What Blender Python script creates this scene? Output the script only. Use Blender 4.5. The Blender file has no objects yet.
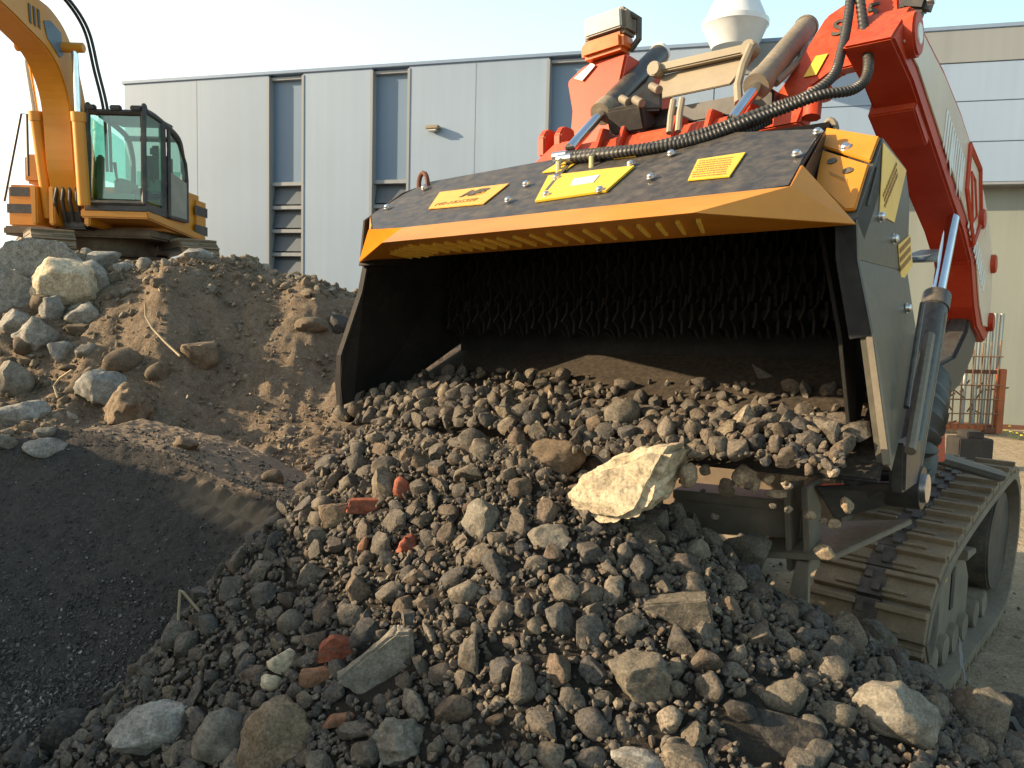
import bpy, bmesh, math, random
import numpy as np
from mathutils import Vector, Matrix, noise as mnoise
random.seed(7); rng = np.random.default_rng(7)
C = bpy.context.scene.collection
rad = math.radians

# ------------------------------------------------------------------ camera
F = 803.0; CAM = np.array([0, 0, 1.65]); PITCH = rad(5); ROLL = rad(1.5)
fw = np.array([0, math.cos(PITCH), -math.sin(PITCH)])
u0 = np.array([0, math.sin(PITCH), math.cos(PITCH)]); r0 = np.array([1., 0, 0])
RT = math.cos(ROLL)*r0 + math.sin(ROLL)*u0
UP = -math.sin(ROLL)*r0 + math.cos(ROLL)*u0
def ray(px, py): return fw + RT*((px-512)/F) - UP*((py-384)/F)
def at(px, py, d):
    r = ray(px, py); return CAM + r*(d/r[1])
cd = bpy.data.cameras.new('camera'); cam = bpy.data.objects.new('camera', cd); C.objects.link(cam)
cam.matrix_world = Matrix(((RT[0], UP[0], -fw[0], CAM[0]), (RT[1], UP[1], -fw[1], CAM[1]), (RT[2], UP[2], -fw[2], CAM[2]), (0, 0, 0, 1)))
cd.sensor_width = 36; cd.lens = 36*F/1024; cd.clip_end = 3000; cd.clip_start = .05
bpy.context.scene.camera = cam

# ------------------------------------------------------------------ light
SUN_EL = rad(19.7); SUN_AZ = rad(93)      # azimuth: degrees left of straight ahead
sv = Vector((-math.sin(SUN_AZ)*math.cos(SUN_EL), math.cos(SUN_AZ)*math.cos(SUN_EL), math.sin(SUN_EL)))
sl = bpy.data.lights.new('sun', 'SUN'); so = bpy.data.objects.new('sun', sl); C.objects.link(so)
sl.energy = 5.0; sl.angle = rad(.5); sl.color = (1, .79, .52)
so.rotation_euler = sv.to_track_quat('Z', 'Y').to_euler()
w = bpy.data.worlds.new('World'); bpy.context.scene.world = w; w.use_nodes = True
nt = w.node_tree; bg = nt.nodes['Background']
sk = nt.nodes.new('ShaderNodeTexSky'); sk.sky_type = 'NISHITA'; sk.sun_disc = False
sk.sun_elevation = SUN_EL; sk.sun_rotation = math.atan2(sv.x, sv.y)
sk.air_density = 1.8; sk.dust_density = 2.6; sk.ozone_density = 1.6
# bright veil added over the clear sky to whiten it low and to the left
tcw = nt.nodes.new('ShaderNodeTexCoord'); nzw = nt.nodes.new('ShaderNodeTexNoise'); nzw.inputs['Scale'].default_value = 1.6; nzw.inputs['Detail'].default_value = 6
nt.links.new(tcw.outputs['Generated'], nzw.inputs['Vector'])
spw = nt.nodes.new('ShaderNodeSeparateXYZ'); nt.links.new(tcw.outputs['Generated'], spw.inputs[0])
rw = nt.nodes.new('ShaderNodeValToRGB'); cr = rw.color_ramp; cr.elements[0].position = .0; cr.elements[1].position = .50
cr.elements[0].color = (.85, .85, .85, 1); cr.elements[1].color = (.06, .06, .06, 1); e_ = cr.elements.new(.30); e_.color = (.60, .60, .60, 1)
nt.links.new(spw.outputs['Z'], rw.inputs[0])
mw_ = nt.nodes.new('ShaderNodeMapRange'); mw_.inputs[1].default_value = .3; mw_.inputs[2].default_value = .7; mw_.inputs[3].default_value = .75; mw_.inputs[4].default_value = 1.1
nt.links.new(nzw.outputs['Fac'], mw_.inputs[0])
mm_ = nt.nodes.new('ShaderNodeMath'); mm_.operation = 'MULTIPLY'; nt.links.new(rw.outputs[0], mm_.inputs[0]); nt.links.new(mw_.outputs[0], mm_.inputs[1])
mxw = nt.nodes.new('ShaderNodeMixRGB'); nt.links.new(mm_.outputs[0], mxw.inputs[0]); nt.links.new(sk.outputs[0], mxw.inputs[1]); 
vx = nt.nodes.new('ShaderNodeValToRGB'); vx.color_ramp.elements[0].position = .22; vx.color_ramp.elements[1].position = .75
vx.color_ramp.elements[0].color = (1, 1, 1, 1); vx.color_ramp.elements[1].color = (.50, .80, .88, 1)
mpx = nt.nodes.new('ShaderNodeMapRange'); mpx.inputs[1].default_value = -1; mpx.inputs[2].default_value = 1; nt.links.new(spw.outputs['X'], mpx.inputs[0]); nt.links.new(mpx.outputs[0], vx.inputs[0])
gx = nt.nodes.new('ShaderNodeMixRGB'); gx.blend_type = 'MULTIPLY'; gx.inputs[0].default_value = 1; nt.links.new(vx.outputs[0], gx.inputs[1]); gx.inputs[2].default_value = (6.2, 6.6, 6.7, 1)
nt.links.new(gx.outputs[0], mxw.inputs[2])
nt.links.new(mxw.outputs[0], bg.inputs[0]); bg.inputs[1].default_value = .12
vs = bpy.context.scene.view_settings
vs.view_transform = 'Standard'; vs.look = 'None'; vs.gamma = 1; vs.exposure = 1.1

# ------------------------------------------------------------------ materials
class NT:
    def __init__(s, name):
        s.m = bpy.data.materials.new(name); s.m.use_nodes = True; s.t = s.m.node_tree
        s.b = s.t.nodes['Principled BSDF']; s.out = s.t.nodes['Material Output']
    def n(s, t, **k):
        o = s.t.nodes.new(t)
        for a, v in k.items():
            if hasattr(o, a): setattr(o, a, v)
            else: o.inputs[a].default_value = v
        return o
    def l(s, a, b): s.t.links.new(a, b)
    def noise(s, scale, detail=5, rough=.6, vec=None, dist=0):
        o = s.n('ShaderNodeTexNoise'); o.inputs['Scale'].default_value = scale
        o.inputs['Detail'].default_value = detail; o.inputs['Roughness'].default_value = rough
        o.inputs['Distortion'].default_value = dist
        s.l(vec if vec is not None else s.pos(), o.inputs['Vector']); return o.outputs['Fac']
    def pos(s):
        if not hasattr(s, '_p'): s._p = s.n('ShaderNodeNewGeometry')
        return s._p.outputs['Position']
    def ramp(s, fac, stops, interp='LINEAR'):
        o = s.n('ShaderNodeValToRGB'); cr = o.color_ramp; cr.interpolation = interp
        while len(cr.elements) < len(stops): cr.elements.new(.5)
        for e, (p, c) in zip(cr.elements, stops):
            e.position = p; e.color = (c, c, c, 1) if isinstance(c, (int, float)) else (*c, 1)
        s.l(fac, o.inputs[0]); return o.outputs[0]
    def mix(s, fac, a, b, mode='MIX'):
        o = s.n('ShaderNodeMixRGB'); o.blend_type = mode
        for i, v in ((0, fac), (1, a), (2, b)):
            if hasattr(v, 'is_linked'): s.l(v, o.inputs[i])
            elif isinstance(v, (int, float)) and i == 0: o.inputs[0].default_value = v
            else: o.inputs[i].default_value = (*v, 1) if not isinstance(v, (int, float)) else (v, v, v, 1)
        return o.outputs[0]
    def bump(s, h, strength=.5, dist=.01):
        o = s.n('ShaderNodeBump'); o.inputs['Strength'].default_value = strength; o.inputs['Distance'].default_value = dist
        s.l(h, o.inputs['Height'])
        prev = s.b.inputs['Normal']
        if prev.is_linked: s.l(prev.links[0].from_socket, o.inputs['Normal'])
        s.l(o.outputs[0], prev)
    def color(s, c):
        if hasattr(c, 'is_linked'): s.l(c, s.b.inputs['Base Color'])
        else: s.b.inputs['Base Color'].default_value = (*c, 1)
    def set(s, rough=.5, metal=0, spec=.5):
        s.b.inputs['Roughness'].default_value = rough; s.b.inputs['Metallic'].default_value = metal
        s.b.inputs['Specular IOR Level'].default_value = spec

DUST = (.36, .29, .20)
def paint(name, col, rough=.4, dust=.3, dscale=6, metal=0, dustcol=DUST, up=.35, bump=.0, spec=.5):
    t = NT(name); t.set(rough, metal, spec)
    n1 = t.noise(dscale, 7, .68); n2 = t.noise(dscale*9, 4, .6)
    m = t.ramp(n1, [(.38, 0.), (.72, 1.)]); m2 = t.ramp(n2, [(.35, .25), (.7, 1.)])
    f = t.mix(1, m, m2, 'MULTIPLY')
    g = t.n('ShaderNodeNewGeometry'); sp = t.n('ShaderNodeSeparateXYZ'); t.l(g.outputs['Normal'], sp.inputs[0])
    upf = t.ramp(sp.outputs['Z'], [(.0, 0.), (1., up)])       # settled dust lies on upward faces
    f2 = t.n('ShaderNodeMath'); f2.operation = 'MULTIPLY'; t.l(f, f2.inputs[0]); f2.inputs[1].default_value = dust
    f3 = t.n('ShaderNodeMath'); f3.operation = 'MULTIPLY'; t.l(m2, f3.inputs[0]); t.l(upf, f3.inputs[1])
    f4 = t.n('ShaderNodeMath'); f4.operation = 'ADD'; f4.use_clamp = True; t.l(f2.outputs[0], f4.inputs[0]); t.l(f3.outputs[0], f4.inputs[1])
    var = t.mix(t.ramp(t.noise(dscale*.5, 3), [(.3, 0.), (.7, 1.)]), tuple(c*.82 for c in col), tuple(min(1, c*1.1) for c in col))
    t.color(t.mix(f4.outputs[0], var, dustcol))
    r = t.n('ShaderNodeMapRange'); t.l(f4.outputs[0], r.inputs[0]); r.inputs[3].default_value = rough; r.inputs[4].default_value = .85
    t.l(r.outputs[0], t.b.inputs['Roughness'])
    if bump: t.bump(n2, .3, bump)
    return t.m
M = {}
M['black'] = paint('black_steel_paint', (.014, .015, .018), .38, .20, 3, dustcol=(.2, .165, .12), up=.35)
M['inside'] = paint('worn_inner_steel', (.011, .010, .010), .75, .2, 7, dustcol=(.12, .09, .06), up=.5, spec=.25)
M['side'] = paint('dusty_black_side', (.062, .058, .046), .30, .5, 3, dustcol=(.17, .15, .10), up=.1)
M['lip'] = paint('orange_lip_paint', (.58, .215, .006), .42, .07, 8, up=.08)
M['sunlit_slot'] = paint('sunlit_slot_orange', (1., .66, .10), .5, .05, 8)  # bright colour stands in for sunlight at the lip slots
M['label'] = paint('orange_yellow_sticker', (.70, .34, .04), .5, .1, 10)
M['yellow'] = paint('yellow_sticker', (.74, .46, .015), .5, .07, 10)
M['decal'] = paint('sheen_orange_sticker', (.98, .58, .12), .45, .06, 10)  # reflection on the side stickers is put into this bright colour
M['white'] = paint('white_sticker', (.8, .8, .76), .5, .1, 10)
M['ink'] = paint('dark_print', (.03, .025, .02), .6, .15, 10)
M['inkbrown'] = paint('faded_brown_print', (.35, .19, .05), .6, .1, 10)
M['red'] = paint('red_orange_machine_paint', (.46, .040, .012), .48, .25, 5, dustcol=(.50, .20, .09), up=.3, spec=.3)
M['redsheen'] = paint('pale_sheen_paint', (.66, .50, .36), .27, .7, 3, dustcol=(.74, .66, .52))  # grazing sky sheen on the red arm side, put into a pale colour
M['beige'] = paint('dusty_beige_steel', (.25, .21, .15), .6, .4, 6)
M['dusty'] = paint('dusty_grey_steel', (.16, .135, .10), .6, .5, 6, bump=.002)
M['shoe'] = paint('dusty_track_steel', (.165, .12, .072), .58, .6, 9, dustcol=(.34, .27, .17), up=.2, bump=.003)
M['belt'] = paint('dark_track_chain', (.05, .042, .035), .6, .4, 9, up=.1)
M['cyl'] = paint('black_cylinder_paint', (.035, .035, .036), .3, .4, 5, dustcol=(.25, .2, .14), up=.3)
M['chrome'] = paint('chrome_rod', (.75, .77, .8), .12, .06, 12, metal=1, up=0)
M['bolt'] = paint('zinc_bolt', (.72, .72, .72), .28, .06, 30, metal=1, up=0)
M['hose'] = paint('black_rubber_hose', (.018, .018, .018), .45, .3, 14, dustcol=(.16, .14, .11), up=.3)
M['fitting'] = paint('brass_fitting', (.55, .42, .2), .35, .2, 20, metal=1)
M['exc'] = paint('yellow_excavator_paint', (.58, .23, .010), .38, .18, 2, up=.15)
M['excdark'] = paint('dark_excavator_paint', (.022, .022, .024), .4, .3, 3, up=.2)
M['under'] = paint('dusty_underbody', (.11, .075, .045), .7, .5, 4)
M['seat'] = paint('dark_seat_cloth', (.035, .04, .045), .8, .1, 6)
M['interior'] = paint('grey_cab_trim', (.30, .29, .24), .6, .3, 8)
M['bluegrey'] = paint('blue_grey_plate', (.09, .14, .19), .4, .2, 4)
M['lens'] = paint('lamp_lens', (.50, .49, .45), .12, .05, 20)
M['amber'] = paint('amber_lens', (.62, .13, .015), .2, .05, 20)
M['rust'] = paint('rusty_bars', (.17, .085, .045), .8, .5, 6, dustcol=(.34, .24, .14))
M['rustdark'] = paint('dark_rust', (.13, .05, .03), .85, .4, 6, dustcol=(.2, .1, .05))
M['orangepost'] = paint('orange_post_paint', (.34, .085, .02), .5, .3, 4, dustcol=(.4, .2, .1))
M['pipe'] = paint('galvanised_pipe', (.33, .36, .35), .4, .2, 5, metal=.6)
M['darkblock'] = paint('dark_block', (.012, .010, .010), .7, .1, 5, up=.05)
M['cone'] = paint('white_enamel', (.62, .64, .66), .25, .08, 3, up=.05)
M['stalk'] = paint('dry_stalk', (.38, .29, .17), .8, .2, 30)
M['plastic'] = paint('dusty_plastic_film', (.34, .35, .36), .4, .4, 12)
M['flower'] = paint('yellow_petals', (.85, .7, .04), .6, .05, 30)
M['leaf'] = paint('green_stems', (.10, .14, .04), .6, .1, 30)

def glass(name, tint, refl=.12):
    t = NT(name); tr = t.n('ShaderNodeBsdfTransparent'); tr.inputs[0].default_value = (*tint, 1)
    gl = t.n('ShaderNodeBsdfGlossy'); gl.inputs['Roughness'].default_value = .03
    mx = t.n('ShaderNodeMixShader'); mx.inputs[0].default_value = refl
    t.l(tr.outputs[0], mx.inputs[1]); t.l(gl.outputs[0], mx.inputs[2]); t.l(mx.outputs[0], t.out.inputs[0]); return t.m
M['glass'] = glass('cab_glass', (.62, .86, .80))

def rock_mat(name, stops, speck=.5, island=False, warm=1.):
    t = NT(name); t.set(.85, 0, .3)
    if island: rnd = t.n('ShaderNodeNewGeometry').outputs['Random Per Island']
    else: rnd = t.n('ShaderNodeObjectInfo').outputs['Random']
    base = t.ramp(rnd, stops)
    n1 = t.noise(22, 6, .65); n2 = t.noise(130, 4, .7); n3 = t.noise(60, 3, .5)
    v = t.ramp(n1, [(.3, .55), (.7, 1.3)])
    c = t.mix(1, base, v, 'MULTIPLY')
    sp = t.ramp(n2, [(.36, 1-speck), (.5, 1.), (.66, 1+speck*.9)])
    c = t.mix(1, c, sp, 'MULTIPLY')
    c = t.mix(t.ramp(n3, [(.5, 0.), (.68, .55)]), c, (.12, .098, .07))        # dusty patches
    t.color(c); t.bump(n1, .5, .012); t.bump(n2, .7, .004); return t.m
STONE = [(p_, tuple(.68*(.95*v_+.05*(c_[0]*.3+c_[1]*.5+c_[2]*.2)) for v_ in c_)) for p_, c_ in [(0, (.115, .10, .085)), (.18, (.20, .165, .125)), (.34, (.085, .08, .078)), (.5, (.26, .205, .14)), (.64, (.15, .125, .10)), (.78, (.19, .13, .085)), (.9, (.10, .095, .09)), (1, (.36, .29, .21))]]
M['stone'] = rock_mat('rubble_stone', STONE)
M['pebble'] = rock_mat('rubble_pebbles', STONE, .5, True)
M['soilpebble'] = rock_mat('soil_pebbles', [(0, (.14, .105, .07)), (.4, (.21, .16, .105)), (.7, (.11, .083, .057)), (1, (.30, .25, .18))], .4, True)
M['darkpebble'] = rock_mat('dark_gravel', [(0, (.04, .036, .033)), (.5, (.085, .076, .067)), (.8, (.055, .049, .044)), (.92, (.17, .15, .13)), (1, (.38, .35, .31))], .4, True)
M['pale'] = rock_mat('pale_limestone', [(0, (.54, .44, .30)), (1, (.54, .44, .30))], .18)
M['whiteblock'] = rock_mat('whitish_concrete', [(0, (.26, .245, .215)), (1, (.31, .285, .24))], .35)
M['concrete'] = rock_mat('grey_concrete', [(0, (.19, .165, .13)), (1, (.22, .195, .155))], .3)
M['greyslab'] = rock_mat('grey_flat_stone', [(0, (.115, .10, .08)), (1, (.14, .12, .09))], .4)
M['darkstone'] = rock_mat('dark_stone', [(0, (.035, .031, .028)), (1, (.05, .045, .04))], .4)
M['brown'] = rock_mat('brown_stone', [(0, (.17, .12, .075)), (1, (.21, .15, .095))], .45)
M['tan'] = rock_mat('tan_stone', [(0, (.30, .225, .145)), (1, (.36, .27, .18))], .35)
M['clod'] = rock_mat('earth_clod', [(0, (.12, .085, .055)), (1, (.15, .11, .07))], .35)
M['brick'] = rock_mat('broken_red_brick', [(0, (.24, .065, .035)), (1, (.29, .085, .045))], .3)
M['brickbrown'] = rock_mat('broken_brown_brick', [(0, (.25, .12, .065)), (1, (.28, .14, .075))], .3)

def soil_mat(name, c1, c2, c3, s=3, bump=.03, rutdust=None):
    t = NT(name); t.set(.95, 0, .15)
    a = t.noise(s, 8, .7); b = t.noise(s*9, 6, .7); c = t.noise(s*45, 4, .7)
    col = t.mix(t.ramp(a, [(.35, 0.), (.65, 1.)]), c1, c2)
    col = t.mix(t.ramp(b, [(.45, 0.), (.7, .8)]), col, c3)
    col = t.mix(1, col, t.ramp(c, [(.3, .55), (.7, 1.35)]), 'MULTIPLY')
    if rutdust:
        at_ = t.n('ShaderNodeAttribute'); at_.attribute_name = 'rut'
        col = t.mix(at_.outputs['Fac'], col, rutdust)
    t.color(col); t.bump(b, .8, bump); t.bump(c, .9, bump*.3); return t.m
M['bank'] = soil_mat('brown_earth', (.165, .118, .078), (.225, .167, .115), (.29, .228, .16), 2.2, .04)
M['mound'] = soil_mat('dark_fine_gravel', (.05, .044, .039), (.07, .06, .052), (.10, .087, .073), 5, .012, (.25, .185, .125))
M['heapbase'] = soil_mat('rubble_fines', (.034, .029, .024), (.05, .042, .034), (.075, .062, .048), 6, .02)
def ground_mat():
    t = NT('yard_sand'); t.set(.95, 0, .15)
    a = t.noise(.8, 8, .7); b = t.noise(9, 6, .7); c = t.noise(70, 3, .7)
    col = t.mix(t.ramp(a, [(.35, 0.), (.65, 1.)]), (.33, .26, .17), (.41, .33, .225))
    col = t.mix(t.ramp(b, [(.42, 0.), (.68, .75)]), col, (.24, .18, .115))
    col = t.mix(1, col, t.ramp(c, [(.3, .7), (.7, 1.2)]), 'MULTIPLY')
    t.color(col); t.bump(b, .8, .05); t.bump(c, .5, .01); return t.m
M['ground'] = ground_mat()
def wall_mat(name, col, streak=.12, ribs=0.):
    t = NT(name); t.set(.45, .0, .4)
    tc = t.n('ShaderNodeTexCoord').outputs['Object']
    mp = t.n('ShaderNodeMapping'); mp.inputs['Scale'].default_value = (3.5, 1, .12); t.l(tc, mp.inputs[0])
    n1 = t.noise(1.6, 6, .6, mp.outputs[0]); n2 = t.noise(.35, 3, .5, tc)
    c = t.mix(1, col, t.ramp(n1, [(.3, 1-streak), (.7, 1+streak*.7)]), 'MULTIPLY')
    c = t.mix(1, c, t.ramp(n2, [(.3, .93), (.7, 1.05)]), 'MULTIPLY')
    t.color(c)
    if ribs:
        wv = t.n('ShaderNodeTexWave'); wv.bands_direction = 'X'; wv.inputs['Scale'].default_value = ribs; t.l(tc, wv.inputs[0])
        t.bump(wv.outputs['Fac'], .015, .008)
    return t.m
M['wall'] = wall_mat('pale_grey_cladding', (.265, .335, .43), .05)
M['wallrib'] = wall_mat('ribbed_pale_cladding', (.225, .29, .375), .03, 2.6)
M['wallblue'] = wall_mat('blue_grey_cladding', (.265, .345, .46), .05)
M['wallcream'] = wall_mat('cream_panel', (.24, .255, .26), .06)
M['wallgreen'] = wall_mat('beige_lower_wall', (.25, .265, .23), .08)
M['pane'] = wall_mat('blue_pane', (.14, .21, .30), .05)
M['louvre'] = wall_mat('louvre_void', (.075, .095, .115), .1)
M['mullion'] = wall_mat('pale_frame', (.25, .265, .28), .1)
M['roofcap'] = wall_mat('roof_flashing', (.20, .27, .38), .05)

# ------------------------------------------------------------------ mesh helpers
class MB:
    def __init__(s): s.bm = bmesh.new()
    def verts(s, pts): return [s.bm.verts.new(Vector(tuple(map(float, p)))) for p in pts]
    def prism(s, pts, off, top=None):
        """polygon pts (3D) swept by vector off"""
        off = np.array(off, float); a = s.verts(pts)
        b = s.verts([np.array(p, float)+off for p in (pts if top is None else top)])
        n = len(a); s.bm.faces.new(a); s.bm.faces.new(b[::-1])
        for i in range(n): s.bm.faces.new((a[i], b[i], b[(i+1) % n], a[(i+1) % n]))
        return s
    def hexa(s, lo, hi):
        (x0, y0, z0), (x1, y1, z1) = lo, hi
        return s.prism([(x0, y0, z0), (x1, y0, z0), (x1, y1, z0), (x0, y1, z0)], (0, 0, z1-z0))
    def box(s, c, size, mat=None):
        h = [v/2 for v in size]
        pts = [Vector((sx*h[0], sy*h[1], sz*h[2])) for sz in (-1, 1) for sx, sy in ((-1, -1), (1, -1), (1, 1), (-1, 1))]
        if mat is not None: pts = [mat @ p for p in pts]
        v = s.verts([p+Vector(c) for p in pts])
        for f in ((0, 1, 2, 3), (7, 6, 5, 4), (0, 4, 5, 1), (1, 5, 6, 2), (2, 6, 7, 3), (3, 7, 4, 0)): s.bm.faces.new([v[i] for i in f])
        return s
    def tube(s, pts, r, n=12, cap=True):
        pts = [Vector(tuple(map(float, p))) for p in pts]; k = len(pts)
        rs = r if isinstance(r, (list, tuple)) else [r]*k
        rings = []; prev = None
        for i, p in enumerate(pts):
            d = (pts[min(i+1, k-1)]-pts[max(i-1, 0)]).normalized()
            if prev is None:
                x = d.orthogonal().normalized()
            else:
                x = (prev - d*prev.dot(d)).normalized()
            prev = x; y = d.cross(x)
            rings.append(s.verts([p + (x*math.cos(2*math.pi*j/n)+y*math.sin(2*math.pi*j/n))*rs[i] for j in range(n)]))
        for a, b in zip(rings, rings[1:]):
            for j in range(n): s.bm.faces.new((a[j], a[(j+1) % n], b[(j+1) % n], b[j]))
        if cap: s.bm.faces.new(rings[0][::-1]); s.bm.faces.new(rings[-1])
        return s
    def build(s, name, m, parent=None, bevel=0, smooth=False, seg=2, xf=None):
        bm = s.bm
        bmesh.ops.recalc_face_normals(bm, faces=bm.faces)
        if bevel:
            ed = [e for e in bm.edges if len(e.link_faces) == 2 and e.calc_face_angle(0) > rad(28)]
            bmesh.ops.bevel(bm, geom=ed, offset=bevel, segments=seg, affect='EDGES', clamp_overlap=True)
        if xf is not None: bmesh.ops.transform(bm, matrix=xf, verts=bm.verts)
        me = bpy.data.meshes.new(name); bm.to_mesh(me); bm.free()
        if m is not None: me.materials.append(m)
        if smooth: shade(me)
        return link(name, me, parent)
def shade(me, ang=35):
    me.polygons.foreach_set('use_smooth', [True]*len(me.polygons))
    try: me.set_sharp_from_angle(angle=rad(ang))
    except Exception: pass
def link(name, me, parent=None):
    o = bpy.data.objects.new(name, me); C.objects.link(o)
    if parent is not None: o.parent = parent
    return o
def tag(o, label=None, cat=None, group=None, kind=None):
    if label: o['label'] = label
    if cat: o['category'] = cat
    if group: o['group'] = group
    if kind: o['kind'] = kind
    return o
def thing(name, label, cat, mat=None, group=None):
    o = bpy.data.objects.new(name, None); C.objects.link(o); o.empty_display_size = .2
    if mat is not None: o.matrix_world = mat
    return tag(o, label, cat, group)
def spline(pts, n=8):
    P = [np.array(p, float) for p in pts]; P = [2*P[0]-P[1]]+P+[2*P[-1]-P[-2]]; out = []
    for i in range(1, len(P)-2):
        for k in range(n):
            t = k/n; a, b, c, d = P[i-1], P[i], P[i+1], P[i+2]
            out.append(.5*((2*b)+(-a+c)*t+(2*a-5*b+4*c-d)*t*t+(-a+3*b-3*c+d)*t**3))
    out.append(P[-2]); return out
def npmesh(name, V, Fc, mat, parent=None, smooth=True):
    me = bpy.data.meshes.new(name); k = Fc.shape[1]
    me.vertices.add(len(V)); me.vertices.foreach_set('co', np.ascontiguousarray(V, np.float32).ravel())
    me.loops.add(Fc.size); me.loops.foreach_set('vertex_index', np.ascontiguousarray(Fc, np.int32).ravel())
    me.polygons.add(len(Fc)); me.polygons.foreach_set('loop_start', np.arange(0, Fc.size, k, dtype=np.int32))
    me.polygons.foreach_set('loop_total', np.full(len(Fc), k, np.int32))
    if smooth: me.polygons.foreach_set('use_smooth', np.ones(len(Fc), bool))
    me.update(calc_edges=True); me.materials.append(mat)
    return link(name, me, parent)

# ------------------------------------------------------------------ terrain
def vnoise(x, y, seed=0):
    xi = np.floor(x).astype(np.int64); yi = np.floor(y).astype(np.int64); fx = x-xi; fy = y-yi
    fx = fx*fx*(3-2*fx); fy = fy*fy*(3-2*fy)
    def h(a, b):
        n = (a*374761393 + b*668265263 + seed*144665) & 0x7fffffff
        n = ((n ^ (n >> 13))*1274126177) & 0x7fffffff
        return ((n ^ (n >> 16)) & 0xffff)/65535.
    return (h(xi, yi)*(1-fx)+h(xi+1, yi)*fx)*(1-fy)+(h(xi, yi+1)*(1-fx)+h(xi+1, yi+1)*fx)*fy - .5
def fbm(x, y, o=4, seed=0):
    v = 0; a = 1.
    for i in range(o): v = v+a*vnoise(x*2**i, y*2**i, seed+i); a *= .5
    return v
def lerp(x, xs, ys): return np.interp(x, xs, ys)
def sstep(a, b, x):
    t = np.clip((x-a)/(b-a), 0, 1); return t*t*(3-2*t)
def h_bank(x, y):
    x = np.asarray(x, float); y = np.asarray(y, float)
    zc = lerp(x, [-30, -9, -4.5, -3.2, -2.4, -2.15, -1.4, -.6, .6, 1.4], [0, 1.9, 2.05, 2.02, 2.07, 1.95, 1.82, 1.6, .7, -.2])
    yc = lerp(x, [-9, -4.5, -2.4, -1.4, 1.4], [6.2, 6.9, 7.0, 7.0, 7.0]) + .5*fbm(x*1.1, x*0+3, 3, 5)
    yb = lerp(x, [-9, -4, -2, 1.4], [3.9, 4.3, 4.4, 4.1])
    zb = lerp(x, [-9, -4, -2, 0, 1.4], [.7, .75, .66, .5, -.2])
    t = np.clip((y-yb)/(yc-yb), 0, 1)
    f = .30*t + .70*sstep(.38, .92, t)
    z = zb+(zc-zb)*f
    z = np.where(y < yb, zb-(yb-y)*.42, z)
    back = -sstep(7.2, 8.6, y)*(.22*sstep(0, -3, x)); z = z+np.where(y > yc, back, 0)
    z = z-np.where(y > 14.5, (y-14.5)*1.2, 0)
    gul = (fbm(x*1.7+y*.5, y*.8, 4, 11)*.14+fbm(x*3.6+y*.9, y*.9, 3, 13)*.09)*sstep(.02, .3, t)*(1-.6*sstep(.85, 1., t))
    return z+gul
CX = [-6, -3.2, -2.5, -2.05, -1.6, -1.2, -.7, -.2, .3]
def h_mound(x, y):
    x = np.asarray(x, float); y = np.asarray(y, float)
    yc = lerp(x, CX, [2.6, 3.1, 3.45, 3.68, 3.62, 3.5, 3.35, 3.2, 3.1])
    zc = lerp(x, CX, [.1, .62, .9, 1.05, .97, .84, .70, .55, .35])
    dfr = yc-y
    front = zc - np.where(dfr > 0, .66*dfr - .03*np.exp(-dfr*6), 0)
    led = np.where(dfr <= 0, -.05*np.minimum(-dfr, .6)-.55*np.maximum(-dfr-.75, 0), 0)
    z = front+led+.05*fbm(x*1.5, y*1.5, 3, 21)
    return z
def rut(x, y):
    """0..1 mask and tread relief of the track print under the ridge"""
    yc = lerp(x, CX, [2.6, 3.1, 3.45, 3.68, 3.62, 3.5, 3.35, 3.2, 3.1])
    d = yc-y
    m = sstep(-1.6, -1.2, x)*sstep(.03, .06, d)*(1-sstep(.15, .21, d))
    ph = np.abs(((x*13+d*9+np.where(d > .10, .5, 0)+.25*vnoise(x*3, d*0, 8)) % 1)-.5)*2
    return m, m*(-.026+.03*sstep(.25, .6, ph)*(1-sstep(.03, .0, np.abs(d-.10)-.004)))
RC = (.02, 2.72)
def h_rub(x, y):
    x = np.asarray(x, float); y = np.asarray(y, float)
    dx = x-RC[0]; dy = y-RC[1]
    ax = np.abs(dx); dx = np.where(dx < 0, np.where(ax < .55, ax*1.8, .99+(ax-.55)*.32), dx*.66)
    r = np.sqrt(dx*dx+dy*dy+.02)
    z = 1.20-.72*r+.05*np.exp(-((x-1.2)**2+(y-2.2)**2)/.08)
    z = z-.28*np.maximum(0, (x-.85)*.75+(y-2.3)*.5)
    z = z-1.3*np.maximum(0, y-2.76-.25*np.maximum(0, .35-x))*sstep(.05, .3, x)
    # ridge of spill lying along the left part of the bucket edge
    qx = x-.872; qy = y-2.1; uu = -.788*qx+.616*qy; tt = .616*qx+.788*qy
    ue = np.maximum(np.maximum(.95-uu, 0)*.7, np.maximum(uu-1.70, 0)*2.4)
    zr_ = 1.245-.03*(uu-1.)-.80*np.sqrt(ue**2+np.maximum(np.abs(tt+.07)-.045, 0)**2+.0012)
    z = np.maximum(z, zr_)
    return z+.07*fbm(x*2.3, y*2.3, 3, 31)
def h_ground(x, y): return .05*fbm(np.asarray(x)*.6, np.asarray(y)*.6, 3, 41)*np.exp(-(np.asarray(x)**2+np.asarray(y)**2)/900.)-.02
def h_all(x, y): return np.maximum(np.maximum(h_ground(x, y), h_bank(x, y)), np.maximum(h_mound(x, y), h_rub(x, y)))
def hit(px, py, h=h_all, d0=1.0, d1=14.):
    d = np.arange(d0, d1, .008); r = ray(px, py)
    P = CAM+r[None]*(d/r[1])[:, None]
    below = P[:, 2] < h(P[:, 0], P[:, 1])
    i = int(np.argmax(below)) if below.any() else len(d)-1
    return P[i], d[i]
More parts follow.
